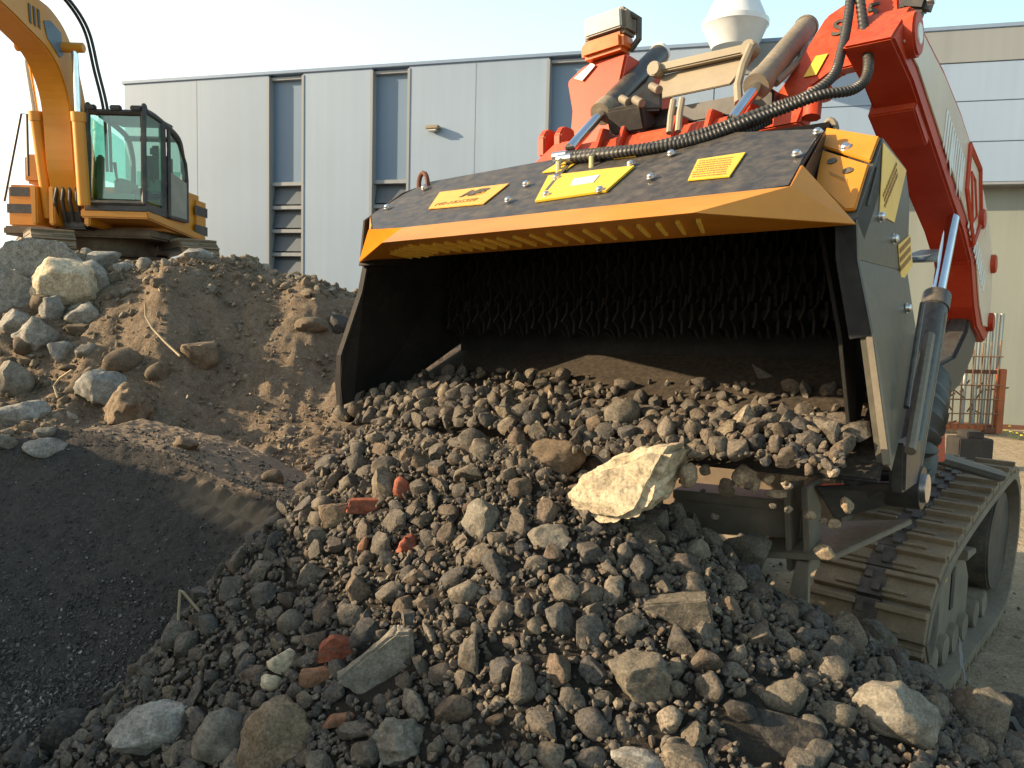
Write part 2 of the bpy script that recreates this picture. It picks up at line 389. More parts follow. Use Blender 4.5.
def grid(name, h, x0, x1, y0, y1, nx, ny, mat, fine=(.0, 20), extra=None, kind='structure', floor=-.6, attr=None):
    X, Y = np.meshgrid(np.linspace(x0, x1, nx), np.linspace(y0, y1, ny)); Z = h(X, Y)+fine[0]*fbm(X*fine[1], Y*fine[1], 4, 77)
    if extra is not None: Z = Z+extra(X, Y)
    Z = np.maximum(Z, floor)
    V = np.stack([X, Y, Z], -1).reshape(-1, 3); i = np.arange(nx*ny).reshape(ny, nx)
    Q = np.stack([i[:-1, :-1], i[:-1, 1:], i[1:, 1:], i[1:, :-1]], -1).reshape(-1, 4)
    o = npmesh(name, V, Q, mat); tag(o, kind=kind)
    if attr is not None:
        a = o.data.attributes.new('rut', 'FLOAT', 'POINT'); a.data.foreach_set('value', attr(X, Y).ravel().astype(np.float32))
    return o
g = grid('ground', h_ground, -60, 60, -30, 90, 400, 400, M['ground'], (.02, 3))
# outer skirt of the ground to the horizon
mb = MB()
for a in ((-1500, -1500, 1500, -29.9), (-1500, 89.9, 1500, 1500), (-1500, -29.9, -59.9, 89.9), (59.9, -29.9, 1500, 89.9)):
    mb.bm.faces.new(mb.verts([(a[0], a[1], -.03), (a[2], a[1], -.03), (a[2], a[3], -.03), (a[0], a[3], -.03)]))
tag(mb.build('outer_ground', M['ground']), kind='structure')
grid('earth_bank', h_bank, -13, 1.6, 3.2, 15.5, 760, 560, M['bank'], (.055, 9), None, 'structure')
def dustmask(X, Y):
    yc = lerp(X, CX, [2.6, 3.1, 3.45, 3.68, 3.62, 3.5, 3.35, 3.2, 3.1]); d = yc-Y
    top = (1-sstep(-.04, .03, d))*sstep(-1.2, -.1, d+.6)
    return np.clip(.85*(1-sstep(-.03, .04, d+.05*fbm(X*6, Y*6, 2, 3))) + .75*rut(X, Y)[0], 0, 1)
grid('gravel_mound', h_mound, -4.6, .4, 1.3, 5.0, 760, 560, M['mound'], (.009, 30), lambda X, Y: rut(X, Y)[1], 'structure', attr=dustmask)
grid('rubble_base', h_rub, -2.2, 2.6, .9, 4.4, 260, 220, M['heapbase'], (.012, 14), None, 'structure')
def h_shade_heap(x, y):  # unseen heap added left of view to shade the mound and rubble
    dx = (x+5.6)/1.0; dy = np.maximum(np.maximum(-3.5-y, 0), np.maximum(y-2.75, 0))
    return 3.0-1.0*np.sqrt(dx*dx+dy*dy+.12)+.16*fbm(x*.9, y*.9, 4, 51)
grid('shade_heap', h_shade_heap, -9.5, -1.2, -7, 5, 160, 160, M['bank'], (.06, 6))

# ------------------------------------------------------------------ rocks
def ico(sub):
    bm = bmesh.new(); bmesh.ops.create_icosphere(bm, subdivisions=sub, radius=1)
    V = np.array([v.co[:] for v in bm.verts]); Fc = np.array([[v.index for v in f.verts] for f in bm.faces]); bm.free(); return V, Fc
ICO = {k: ico(k) for k in (1, 2, 3, 4)}
def rock_shape(seed, lod, cuts=9, rough=.16, round_=.5):
    r = np.random.default_rng(seed); V, Fc = ICO[lod]; V = V.copy()
    off = Vector(r.uniform(-50, 50, 3))
    low = np.array([mnoise.noise(Vector(v)*.9+off) for v in V]); V *= (1+.28*low)[:, None]
    for _ in range(cuts):
        n = r.normal(size=3); n /= np.linalg.norm(n); lim = r.uniform(round_, .92)
        s = V@n; k = s > lim; V[k] -= (s[k]-lim)[:, None]*n*.93
    if lod > 1:
        hi = np.array([mnoise.noise(Vector(v)*3.1+off)*.7+mnoise.noise(Vector(v)*7+off)*.35 for v in V]); V *= (1+rough*hi)[:, None]
    V -= (V.max(0)+V.min(0))/2; V /= np.abs(V).max(0)
    return V, Fc
ROCKS = {lod: [rock_shape(100+i, lod, 9+i % 7, .07+.03*(i % 4), .30+.05*(i % 6)) for i in range(14)] for lod in (1, 2, 3)}
def rock_mesh(name, V, Fc, mat, ang=40):
    me = bpy.data.meshes.new(name); me.from_pydata(V.tolist(), [], Fc.tolist()); me.materials.append(mat); shade(me, ang); return me
RM = [rock_mesh('stone', *ROCKS[3][i], M['stone']) for i in range(14)]
def rotm(r):
    q = r.normal(size=4); q /= np.linalg.norm(q); a, b, c, d = q
    return np.array([[1-2*(c*c+d*d), 2*(b*c-a*d), 2*(b*d+a*c)], [2*(b*c+a*d), 1-2*(b*b+d*d), 2*(c*d-a*b)], [2*(b*d-a*c), 2*(c*d+a*b), 1-2*(b*b+c*c)]])
taken = []      # (center, radius) of named rocks so that loose stones keep clear
def named_rock(px, py, w, h, mat, label, cat='rock', name='rock', seed=None, cuts=9, rnd=.5, rough=.16, dep=.8, d=None, sink=.15, tilt=0, yaw=None, surf=h_all, group=None, slab=None, keep=True):
    if d is None: P, d = hit(px, py+h*.18, surf)
    else: P = at(px, py+h*.18, d)
    W = w*d/F/2; H = h*d/F/2; D = (W+H)/2*dep
    sd = seed if seed is not None else int(px*7+py)
    toc = np.array([CAM[0]-P[0], CAM[1]-P[1], 0]); toc /= np.linalg.norm(toc)
    c = at(px, py, d) - toc*D*(.25-sink)
    if slab is None: V, Fc = rock_shape(sd, 4 if w > 45 else 3, cuts, rough, rnd); V = V*.97
    else:
        bm = bmesh.new(); t = slab[1]; pts = [(x, y) for x, y in slab[0]]
        a = [bm.verts.new((x, -t, z)) for x, z in pts]; b = [bm.verts.new((x*.96, t, z*.96)) for x, z in pts]; n = len(a)
        bm.faces.new(a); bm.faces.new(b[::-1])
        for i in range(n): bm.faces.new((a[i], b[i], b[(i+1) % n], a[(i+1) % n]))
        bmesh.ops.recalc_face_normals(bm, faces=bm.faces)
        bmesh.ops.bevel(bm, geom=list(bm.edges), offset=.07 if len(slab) < 3 else slab[2], segments=2, affect='EDGES')
        bmesh.ops.triangulate(bm, faces=bm.faces)
        bmesh.ops.subdivide_edges(bm, edges=bm.edges, cuts=3, use_grid_fill=True); bmesh.ops.subdivide_edges(bm, edges=bm.edges, cuts=1, use_grid_fill=True); bmesh.ops.triangulate(bm, faces=bm.faces)
        off = Vector((sd, 0, 0))
        big_ = 0. if len(slab) < 3 else .16
        for v in bm.verts:
            v.co += v.co.normalized()*mnoise.noise(v.co*1.6+off*3)*big_
            v.co += Vector((mnoise.noise(v.co*3+off), mnoise.noise(v.co*3+off*2), mnoise.noise(v.co*3-off)))*.05
            v.co += v.co.normalized()*(mnoise.noise(v.co*2.2+off)*.07+mnoise.noise(v.co*6+off)*.045+mnoise.noise(v.co*14+off)*.022)
        bm.verts.index_update(); V = np.array([v.co[:] for v in bm.verts]); Fc = np.array([[v.index for v in f.verts] for f in bm.faces]); bm.free()
    me = rock_mesh(name, V, Fc, mat, 45 if slab is None else 50)
    o = link(name, me); o.location = c
    az = math.atan2(toc[0], -toc[1]) if yaw is None else yaw
    o.rotation_euler = (0, rad(tilt), 0); o.rotation_mode = 'XYZ'
    o.matrix_world = Matrix.Translation(Vector(c)) @ Matrix.Rotation(az, 4, 'Z') @ Matrix.Rotation(rad(tilt), 4, 'Y') @ Matrix.Diagonal((W, D, H, 1))
    tag(o, label, cat, group)
    if keep: taken.append((np.array(c), (W+H)/2))
    return o

# ------------------------------------------------------------------ bucket frame (u to the left, t to the back, z up)
YAW = rad(38); BR = rad(1.8)
bd = np.array([math.sin(YAW), math.cos(YAW), 0]); bl0 = np.array([-math.cos(YAW), math.sin(YAW), 0]); zz = np.array([0, 0, 1.])
bl = bl0*math.cos(BR)-zz*math.sin(BR); bz = zz*math.cos(BR)+bl0*math.sin(BR)
BO = at(855, 220, 2.1)
def BW(u, t, z): return BO+bl*u+bd*t+bz*z
BM = Matrix(((-bl[0], bd[0], bz[0], BO[0]), (-bl[1], bd[1], bz[1], BO[1]), (-bl[2], bd[2], bz[2], BO[2]), (0, 0, 0, 1)))
def B(u, t, z): return (-u, t, z)      # frame coordinates -> local x, y, z
def prism_u(mb, tz, ua, ub):
    """profile in (t,z) between two lateral positions"""
    return mb.prism([B(ua, t, z) for t, z in tz], (ua-ub, 0, 0))
def ztop(t): return .115+.6*(t+.15)            # hood plane (offset)
def on_hood(u, t, off=0.): return B(u, t-.51*off, .07+.6*(t+.15)+.857*off)
bk = thing('screening_bucket', 'black screening bucket with orange slotted lip tipping rubble towards the camera', 'bucket', BM)
# side plates with flared lower edge
def side_plate(front, rear, ins):
    mb = MB(); pts = [B(*p) for p in front+rear]; mb.prism(pts, (ins, 0, 0)); return mb
sr = [(0, 0, 0), (-.035, .06, -.30), (-.08, .09, -.64)]
RS_up = [(0, .25, .255), (0, 0, 0), (0, .02, -.10), (0, .60, -.10), (0, .60, .12), (0, .53, .215)]
sp = MB().prism([B(*p) for p in RS_up], (-.03, 0, 0)).build('side_plate', M['side'], bk, .002)
sp['label'] = 'dusty right hand side plate'
mb = MB(); RS_lo = [(0, .02, -.10), (-.035, .06, -.30), (-.08, .09, -.645), (-.08, .12, -.66), (-.045, .60, -.36), (-.02, .60, -.22), (0, .60, -.10)]
cc_ = (-.03, .33, -.30)
oa = mb.verts([B(*p) for p in RS_lo]); ob = mb.verts([(-(p[0]+.03), p[1], p[2]) for p in RS_lo]); ca, cb2 = mb.verts([B(*cc_), (-(cc_[0]+.03), cc_[1], cc_[2])])
for k in range(7):
    m_ = (k+1) % 7; mb.bm.faces.new((oa[k], oa[m_], ca)); mb.bm.faces.new((ob[m_], ob[k], cb2)); mb.bm.faces.new((oa[k], ob[k], ob[m_], oa[m_]))
mb.build('side_flare', M['side'], sp)
MB().prism([B(.15, .12, .09), B(.15, .30, .28), B(.15, .58, .20), B(.10, .60, -.34), B(.03, .12, -.62), B(.06, .09, -.30)], (.012, 0, 0)).build('inner_lining', M['inside'], bk, .003)
mb = MB()
LS = [(1.884, .25, .26), (1.884, 0, 0), (1.904, -.017, -.133), (1.974, -.071, -.387), (2.0, -.06, -.5), (2.004, -.045, -.655), (2.0, .0, -.67), (1.93, .62, -.34), (1.89, .62, .10), (1.884, .53, .215)]
mb.prism([B(*p) for p in LS], (0, 0, 0), [(-(p[0]-.035), p[1], p[2]) for p in LS]).build('side_plate', M['inside'], bk, .004)
# rusty worn front edge of the right side
mb = MB()
mb.prism([B(-.022, .050, -.30), B(-.066, .08, -.64), B(-.066, .095, -.64), B(-.022, .062, -.30)], (-.0, 0, 0), [B(-.040, .052, -.30), B(-.086, .082, -.64), B(-.086, .11, -.64), B(-.040, .075, -.30)]).build('wear_edge', M['dusty'], bk, .002)
MB().prism([B(-.003, -.004, 0), B(-.003, .016, -.10), B(-.036, .052, -.30), B(.02, .05, -.31), B(.05, .012, -.10), B(.05, -.004, .0)], (0, .02, .01)).build('mouth_edge', M['black'], bk, .003)
# floor and back
def floor_z(t): return -.665+(t-.03)*.50
mb = MB()
mb.prism([B(-.07, .02, -.672), B(1.99, -.02, -.69), B(1.93, .61, -.375), B(-.03, .61, -.375)], (0, 0, -.012)).build('floor_plate', M['inside'], bk, .004)
MB().hexa((-1.90, .60, -.46), (-.03, .62, .20)).build('back_plate', M['inside'], bk, .004)
# screening shafts with toothed discs
for k in range(5):
    t0 = .49+(.03 if k % 2 else 0); z0 = -.235+k*.09
    sh = MB(); sh.tube([B(.15, t0, z0), B(1.86, t0, z0)], .022, 10)
    for j in range(43):
        uc = .19+j*.0385+(.02 if k % 2 else 0); n = 12; ph = j*.35
        ring = []
        for i in range(n):
            a = 2*math.pi*i/n+ph; rr = .082 if i % 2 else .056
            ring.append(B(uc+.004*math.sin(a*2), t0+rr*math.cos(a), z0+rr*math.sin(a)))
        sh.prism(ring, (-.009, 0, 0))
    sh.build('screen_shaft', M['inside'], bk)
# hood
hood_pts = [(1.70, -.118), (1.86, .02), (1.86, .20), (1.80, .30), (1.2, .335), (.5, .33), (.158, .236), (.146, .03), (.138, -.022), (.128, -.125), (.26, -.15), (1.5, -.15)]
mb = MB(); mb.prism([on_hood(u, t, 0) for u, t in hood_pts], (0, .010, -.017)).build('hood', M['black'], bk, .004)
mb = MB()   # rear roll of the hood and rear cover
mb.prism([on_hood(1.80, .30, -.004), on_hood(.16, .30, -.004), B(.16, .60, .22), B(1.80, .60, .22)], (0, .01, -.02)).build('rear_cover', M['black'], bk, .004)
mb = MB(); mb.prism([on_hood(1.0, .02, .004), on_hood(.985, .02, .004), on_hood(1.06, .30, .004), on_hood(1.075, .30, .004)], (0, 0, .006))
mb.build('hood_seam', M['side'], bk)
prism_u(MB(), [(-.03, .0), (-.01, .15), (.20, .285), (.30, .325), (.61, .215), (.61, -.1), (.0, -.05)], 1.872, 1.858).build('hood_flank', M['inside'], bk, .002)
prism_u(MB(), [(-.03, -.03), (.16, -.03), (.16, .06), (-.01, .03)], 1.880, 1.79).build('sun_leak_filler', M['inside'], bk, .002)  # filler added to keep stray sun out of the bucket
# lip: front strip, chamfered ends and the slotted underside
P1, P2, PL, PR = (1.27, -.385), (.26, -.385), (1.892, 0.0), (.02, .01)
Q1, Q2, QR, QL = (1.52, -.20), (.365, -.165), (.125, -.135), (1.72, -.125)
mb = MB()
bot = [(1.884, -.005, -.006), (1.27, -.385, 0), (.26, -.385, 0), (.012, -.004, -.006)]
top = [(1.70, -.125, .088), (1.45, -.19, .064), (.36, -.178, .064), (.125, -.14, .072)]
for i in range(3):
    a, b, c, d = bot[i], bot[i+1], top[i+1], top[i]
    pass
va = mb.verts([B(*p) for p in bot]); vb = mb.verts([B(*p) for p in top])
for i in range(3): mb.bm.faces.new((va[i], va[i+1], vb[i+1], vb[i]))
# underside
ve = mb.verts([B(1.80, .10, .012), B(.08, .10, .012)])
mb.bm.faces.new((va[0], ve[0], ve[1], va[3], va[2], va[1]))
# end cheeks up to the hood
vt = mb.verts([B(.138, -.022, .148)]); mb.bm.faces.new((va[3], vb[3], vt[0]))
bmesh.ops.recalc_face_normals(mb.bm, faces=mb.bm.faces)
bmesh.ops.solidify(mb.bm, geom=mb.bm.faces[:], thickness=.010)
lip = mb.build('lip', M['lip'], bk, .0025)
MB().prism([B(1.886, -.004, -.004), B(1.703, -.126, .086), B(1.74, -.085, .112), B(1.863, .02, .170), B(1.884, .03, .10)], (.003, .012, -.004)).build('lip_cheek', M['lip'], lip)
# ribs along the underside, painted pale for sun showing through slots
i = 0
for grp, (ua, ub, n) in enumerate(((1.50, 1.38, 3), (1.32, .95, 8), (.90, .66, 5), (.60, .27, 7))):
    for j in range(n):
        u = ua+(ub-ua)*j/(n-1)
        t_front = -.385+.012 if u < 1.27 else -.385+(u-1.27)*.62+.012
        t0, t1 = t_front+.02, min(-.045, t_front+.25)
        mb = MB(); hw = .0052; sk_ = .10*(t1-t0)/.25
        mb.prism([B(u-hw, t0, -.020), B(u+hw, t0, -.020), B(u+hw+sk_, t1, -.020), B(u-hw+sk_, t1, -.020)], (0, 0, .016)).build('sunlit_slot_rib', M['sunlit_slot'], lip)
MB().prism([B(.156, .24, .295), B(.144, .105, .115), B(.03, .02, .015), B(.134, -.015, .13)], (0, .012, -.012)).build('hood_flank', M['black'], bk)
# corner housing on the right
def bp(u, t, o=0.): return B(u, t-.7*o, 1.014*t+.7*o)
MB().prism([B(.175, .30, .295), B(.0, .252, .253), B(.0, .004, .004), B(.06, .03, .03), B(.142, .105, .10)], (0, .09, -.05)).build('corner_housing', M['black'], bk, .004)
cp = MB().prism([bp(.170, .305, .002), bp(.006, .245, .002), bp(.008, .165, .002), bp(.158, .237, .002)], (0, -.008, .008)).build('corner_cover', M['lip'], bk, .003)
c2 = MB().prism([bp(.156, .225, .002), bp(.009, .155, .002), bp(.004, .022, .002), bp(.03, .022, .002), bp(.136, .115, .002)], (0, -.008, .008)).build('corner_cover', M['lip'], bk, .003)
nrm = Vector((0, -.7, .7)).normalized()
def stud(pt, n, r, h, m, parent, name='bolt', dome=True):
    p = Vector(pt); n = Vector(n).normalized(); mb = MB()
    ks = [(0, r*1.25), (h*.18, r*1.25), (h*.2, r), (h*.7, r*.95), (h, r*.6)] if dome else [(0, r), (h, r)]
    mb.tube([p+n*a for a, _ in ks], [b for _, b in ks], 14)
    return mb.build(name, m, parent, smooth=True)
stud(bp(.09, .222, .0125), nrm, .0135, .012, M['bolt'], bk)
stud(bp(.112, .178, .0125), nrm, .0135, .004, M['ink'], c2, 'rubber_plug', False)
stud(bp(.058, .140, .0125), nrm, .0135, .004, M['ink'], c2, 'rubber_plug', False)
def small_print(pt, ax, ay, rows, m, parent, name='small_print', seed=0, wgt=.6, h=.55):
    """rows of tiny unreadable print on a sticker: pt corner, ax, ay extents"""
    r = random.Random(seed); mb = MB(); pt, ax, ay = map(Vector, (pt, ax, ay)); n = ax.cross(ay).normalized()
    for k in range(rows):
        a = r.uniform(0, .06)
        while a < .93:
            L_ = r.uniform(.02, .09); b = min(.97, a+L_); y0 = (k+.2)/rows; y1 = (k+.2+h)/rows
            mb.prism([pt+ax*a+ay*y0, pt+ax*b+ay*y0, pt+ax*b+ay*y1, pt+ax*a+ay*y1], n*.0012); a = b+r.uniform(.01, .04)
    return mb.build(name, m, parent)
def vsub(a, b): return Vector(a)-Vector(b)
p0 = bp(.105, .135, .0145); small_print(p0, vsub(bp(.045, .10, .0145), p0), vsub(bp(.110, .147, .0145), p0), 2, M['inkbrown'], c2, seed=3)
# hood stickers, plates, bolts
hn = Vector((0, -.6, 1)).normalized()
def sticker(pts, m, name, off=.002, th=.004): return MB().prism([on_hood(u, t, off) for u, t in pts], hn*th).build(name, m, bk, .0008)
lab = sticker([(1.519, .002), (1.237, -.014), (1.256, .133), (1.668, .169)][0:1]+[(1.237, -.014), (1.245, .140), (1.60, .150)], M['label'], 'name_plate')
ypl = sticker([(.985, -.052), (.722, -.038), (.722, .134), (1.08, .155)], M['yellow'], 'yellow_plate', .002, .007)
MB().prism([on_hood(.90, .03, .0095), on_hood(.815, .035, .0095), on_hood(.825, .09, .0095), on_hood(.925, .085, .0095)], hn*.002).build('white_patch', M['white'], ypl)
wl = sticker([(.455, -.029), (.325, -.037), (.345, .123), (.495, .118)], M['yellow'], 'warning_sticker')
p0 = on_hood(.452, -.018, .0065); small_print(p0, vsub(on_hood(.335, -.025, .0065), p0), vsub(on_hood(.488, .110, .0065), p0), 8, M['inkbrown'], wl, seed=5, h=.35)
ys = sticker([(1.14, .20), (1.03, .19), (1.02, .28), (1.12, .29)], M['yellow'], 'small_sticker')
ys2 = sticker([(.86, .23), (.77, .225), (.77, .27), (.86, .275)], M['yellow'], 'small_sticker')
for u, t in ((1.80, .06), (1.74, .21), (1.135, .10), (1.12, -.02), (.965, -.015), (.75, -.03), (.745, .15), (1.02, .12), (.60, .02), (.62, .19), (.17, .05), (.16, .19)):
    stud(on_hood(u, t, .008), hn, .0125, .012, M['bolt'], bk)
# text on the name plate
def text_mesh(body, size, mat, parent, origin, ax, ay, name='lettering', depth=.0015, shear=0, bold=0):
    cu = bpy.data.curves.new('lettering', 'FONT'); cu.body = body; cu.size = size; cu.extrude = depth; cu.shear = shear; cu.offset = bold
    cu.align_x = 'CENTER'; cu.align_y = 'CENTER'
    o = bpy.data.objects.new('tmp', cu); C.objects.link(o); dg = bpy.context.evaluated_depsgraph_get()
    me = bpy.data.meshes.new_from_object(o.evaluated_get(dg)); bpy.data.objects.remove(o)
    X = Vector(ax).normalized(); Y = Vector(ay); Y = (Y-X*Y.dot(X)).normalized(); Z = X.cross(Y)
    mt = Matrix((X, Y, Z)).transposed().to_4x4(); mt.translation = Vector(origin); me.transform(mt)
    me.materials.clear(); me.materials.append(mat); return link(name, me, parent)
ax = vsub(on_hood(1.2, 0, 0), on_hood(1.5, 0, 0)); ay = vsub(on_hood(1.3, .1, 0), on_hood(1.3, 0, 0))
text_mesh('MB', .078, M['ink'], lab, on_hood(1.375, .092, .0065), ax, ay, shear=.3, bold=.004)
text_mesh('MB-HDS320', .040, M['inkbrown'], lab, on_hood(1.405, .028, .0065), ax, ay)
# side stickers on the right plate
def rs(t, z, o=.001): return B(-o, t, z)
sd = MB().prism([rs(.246, .240), rs(.528, .207), rs(.40, .035), rs(.23, .04)], (.002, 0, 0)).build('side_sticker', M['decal'], sp)
p0 = rs(.28, .06, .004); small_print(p0, vsub(rs(.43, .18, .004), p0), vsub(rs(.25, .10, .004), p0), 3, M['inkbrown'], sd, seed=8)
sd2 = MB().prism([rs(.457, -.026), rs(.602, .017), rs(.658, -.073), rs(.514, -.138)], (.002, 0, 0)).build('side_sticker', M['decal'], sp)
p0 = rs(.49, -.11, .004); small_print(p0, vsub(rs(.63, -.06, .004), p0), vsub(rs(.47, -.03, .004), p0), 3, M['inkbrown'], sd2, seed=9)
for t, z in ((.239, .035), (.403, -.012), (.51, -.215)): stud(rs(t, z, .0 if z > -.1 else .02), (1, 0, 0), .013, .016, M['bolt'], sp)
MB().prism([rs(.10, .05, .001), rs(.115, .05, .001), rs(.20, .16, .001), rs(.19, .165, .001)], (.003, 0, 0)).build('side_slot', M['ink'], sp)
mb = MB(); mb.tube([B(-.055, .56, -.20), B(-.08, .27, -.50)], .008, 8).build('side_rail', M['cyl'], sp)
mb = MB(); mb.tube([B(-.06, .66, -.30), B(-.10, .24, -.62)], .016, 8).build('side_rail', M['dusty'], sp)
# lifting eyes
for u, t, z, m, w_ in ((1.80, .26, .30, M['rustdark'], 1.), (.17, .33, .29, M['dusty'], .7)):
    mb = MB(); mb.tube([B(u+.026*w_*math.cos(a), t, z+.02+.05*w_*math.sin(a)) for a in np.linspace(-.5, math.pi+.5, 11)], .010, 8).build('lifting_eye', m, bk, smooth=True)

# ------------------------------------------------------------------ red tracked loader (same frame axes)
ld = thing('tracked_loader', 'red orange tracked loader with raised lift arm holding the screening bucket', 'loader', BM)
def cyl(name, a, b, r, m, parent, n=16, smooth=True): return MB().tube([a, b], r, n).build(name, m, parent, .002 if r > .015 else 0, smooth)
# right lift arm
arm_tz = [(.60, .64), (.86, .82), (1.02, .79), (1.40, .745), (1.79, .665), (2.18, .55), (2.5, .42), (2.72, .27), (2.85, .13), (2.90, -.05), (2.87, -.30), (2.72, -.35), (2.45, -.27), (2.34, -.17), (2.2, .04), (1.96, .165), (1.7, .26), (1.26, .43), (.9, .57)]
arm = prism_u(MB(), arm_tz, .065, .225).build('lift_arm', M['red'], ld, .010)
arm['label'] = 'curved red orange lift arm with pale lettering on its side'
inner = [(.72, .66), (.87, .788), (1.02, .758), (1.39, .713), (1.78, .632), (2.17, .517), (2.475, .392), (2.69, .252), (2.815, .115), (2.855, -.05), (2.83, -.27), (2.60, -.26), (2.46, -.16), (2.28, .10), (2.0, .235), (1.725, .33), (1.285, .50), (.93, .63)]
ap = prism_u(MB(), inner, .0645, .058).build('side_sheen', M['redsheen'], arm, .003)  # thin plate carrying the arm's painted sheen
# emblem outline and lettering streaks on the arm side
def armpt(t, z): return B(.0575, t, z)
def outline(pts, wdt, m, name, parent):
    return MB().tube([armpt(*p) for p in pts+[pts[0]]], wdt, 6).build(name, m, parent)
outline([(1.98, .55), (2.28, .49), (2.36, .25), (2.16, .12), (1.93, .35)], .016, M['red'], 'emblem', ap)
outline([(2.06, .44), (2.16, .42), (2.24, .26), (2.14, .22)], .009, M['red'], 'emblem', ap)
mb = MB(); r = random.Random(4)
for k in range(10):
    t = 1.45+k*.045; z = .60-.30*(t-1.45)
    mb.prism([armpt(t, z), armpt(t+.028, z-.01), armpt(t-.03+r.uniform(-.03, .02), z-.16-r.uniform(0, .06)), armpt(t-.055, z-.15)], (.002, 0, 0))
mb.build('side_lettering', M['white'], ap); mb = MB()
for k in range(12):
    t = 2.02+k*.045; z = .16-.55*(t-2.02)
    mb.prism([armpt(t, z+.03), armpt(t+.03, z+.02), armpt(t+.10+r.uniform(-.03, .02), z+.10), armpt(t+.07, z+.12)], (.002, 0, 0))
mb.build('side_lettering', M['white'], ap)
mb = MB()
for t, z in ((2.36, .26), (2.80, .07), (2.80, -.24)):
    o = MB().tube([B(.075, t, z), B(.035, t, z)], .05, 16).build('pivot_boss', M['red'], arm, .005, True)
# stiffening collar where the arm kinks
prism_u(MB(), [(.98, .50), (1.20, .41), (1.36, .60), (1.14, .70)], .235, .075).build('arm_collar', M['red'], arm, .006)
# front leg of the lift arm, splitting down to the coupler
fl_tz = None
mb = MB()
leg_f = [(.11, .80), (.13, .905), (.31, .905), (.372, .866), (.455, .65), (.515, .52), (.505, .44), (.425, .44), (.40, .50), (.365, .575), (.30, .625), (.222, .63)]
mb.prism([B(u, .90-(.85-z)*.55, z) for u, z in leg_f], (0, .14, .02)).build('front_leg', M['red'], arm, .008)
fy = lambda u, z, o=.004: B(u, .90-(.85-z)*.55-o, z)
MB().prism([fy(.372, .70), fy(.33, .70), fy(.355, .62), fy(.40, .62)], (0, -.003, 0)).build('yellow_sticker', M['yellow'], arm)
axx = vsub(fy(.1, .7), fy(.4, .7)); ayy = vsub(fy(.3, .8), fy(.3, .7))
text_mesh('S', .10, M['ink'], arm, fy(.315, .80, .006), axx, ayy, bold=.002); text_mesh('5', .10, M['ink'], arm, fy(.205, .84, .006), axx, ayy, bold=.002)
MB().tube([B(.30, .70, .53), B(.30, .58, .50), B(.30, .56, .42)], .03, 10).build('hose_guide', M['red'], arm, smooth=True)
MB().tube([B(.075, .80, .70), B(.03, .80, .70)], .075, 20).build('pivot_boss', M['red'], arm, .008, True)
MB().tube([B(.032, .80, .70), B(.026, .80, .70)], .035, 16).build('pivot_pin', M['white'], arm, .002, True)
# black lamp and bracket on top of the arm
lb = MB().box(B(.05, .92, .90), (.10, .08, .20), Matrix.Rotation(.3, 3, 'Y')).build('lamp_bracket', M['excdark'], ld, .02)
MB().tube([B(-.02, .95, .935), B(-.05, .86, .93)], [.075, .085], 18).build('rear_lamp', M['excdark'], ld, .02, True)
cyl('bracket_bolt', B(.01, .8, .80), B(-.012, .8, .80), .014, M['bolt'], ld)
# left arm tower
tw = [(1.285, .865), (1.36, .85), (1.434, .80), (1.42, .76), (1.385, .66), (1.37, .42), (1.15, .42), (1.155, .62), (1.13, .86)]
ta = MB().prism([B(u, .70+.22*(z-.5)+.06*(u-1.2), z) for u, z in tw], (.0, .12, 0), [B(u-.02, 1.05, z-.03) for u, z in tw]).build('lift_arm', M['red'], ld, .010)
prism_u(MB(), [(1.05, .84), (1.05, .45), (2.2, -.2), (2.5, -.2), (2.4, .1), (1.5, .6)], 1.33, 1.17).build('rear_leg', M['red'], ta, .01)
MB().prism([B(1.385, .772, .80), B(1.34, .765, .78), B(1.28, .774, .835), B(1.30, .778, .85)], (0, -.006, 0)).build('white_sticker', M['white'], ta)
# work light with amber flasher
wl_ = MB().box(B(1.225, .80, .985), (.205, .11, .105), Matrix.Rotation(-.06, 3, 'Y')).build('work_light', M['dusty'], ld, .014)
MB().box(B(1.225, .738, .988), (.178, .014, .08), Matrix.Rotation(-.06, 3, 'Y')).build('lamp_lens', M['lens'], wl_, .006)
MB().box(B(1.235, .79, .90), (.205, .11, .075), Matrix.Rotation(-.06, 3, 'Y')).build('amber_flasher', M['amber'], wl_, .016)
MB().tube([B(1.13, .80, 1.02), B(1.10, .82, 1.0), B(1.10, .82, .92), B(1.14, .82, .88)], .013, 8).build('lamp_guard', M['excdark'], wl_, smooth=True)
MB().box(B(1.235, .82, .855), (.1, .06, .05)).build('lamp_mount', M['excdark'], ld, .006)
# coupler cross frame
cf = MB().prism([B(1.42, .52, .36), B(1.40, .60, .47), B(.33, .60, .49), B(.33, .52, .40)], (0, .11, .0)).build('coupler_frame', M['red'], ld, .008)
MB().prism([B(1.42, .46, .36), B(1.30, .50, .465), B(1.22, .50, .465), B(1.22, .46, .36)], (0, .05, 0)).build('coupler_end', M['red'], cf, .006)
for u in (1.35, 1.27): MB().prism([B(u, .50, .42), B(u, .50, .50), B(u, .53, .535), B(u, .60, .535), B(u, .62, .44)], (-.035, 0, 0)).build('hinge_ear', M['red'], cf, .006)
for u in (1.12, 1.02, .80, .66, .52): MB().prism([B(u, .53, .41), B(u, .585, .515), B(u, .68, .52), B(u, .68, .41)], (-.022, 0, 0)).build('rib', M['red'], cf, .004)
MB().box(B(.75, .74, .54), (.55, .12, .07)).build('lower_tray', M['excdark'], cf, .006)
for u in (.80, .765): MB().tube([B(u, .55, .56), B(u, .53, .50), B(u-.01, .50, .43)], .012, 8).build('grease_pipe', M['beige'], cf, smooth=True)
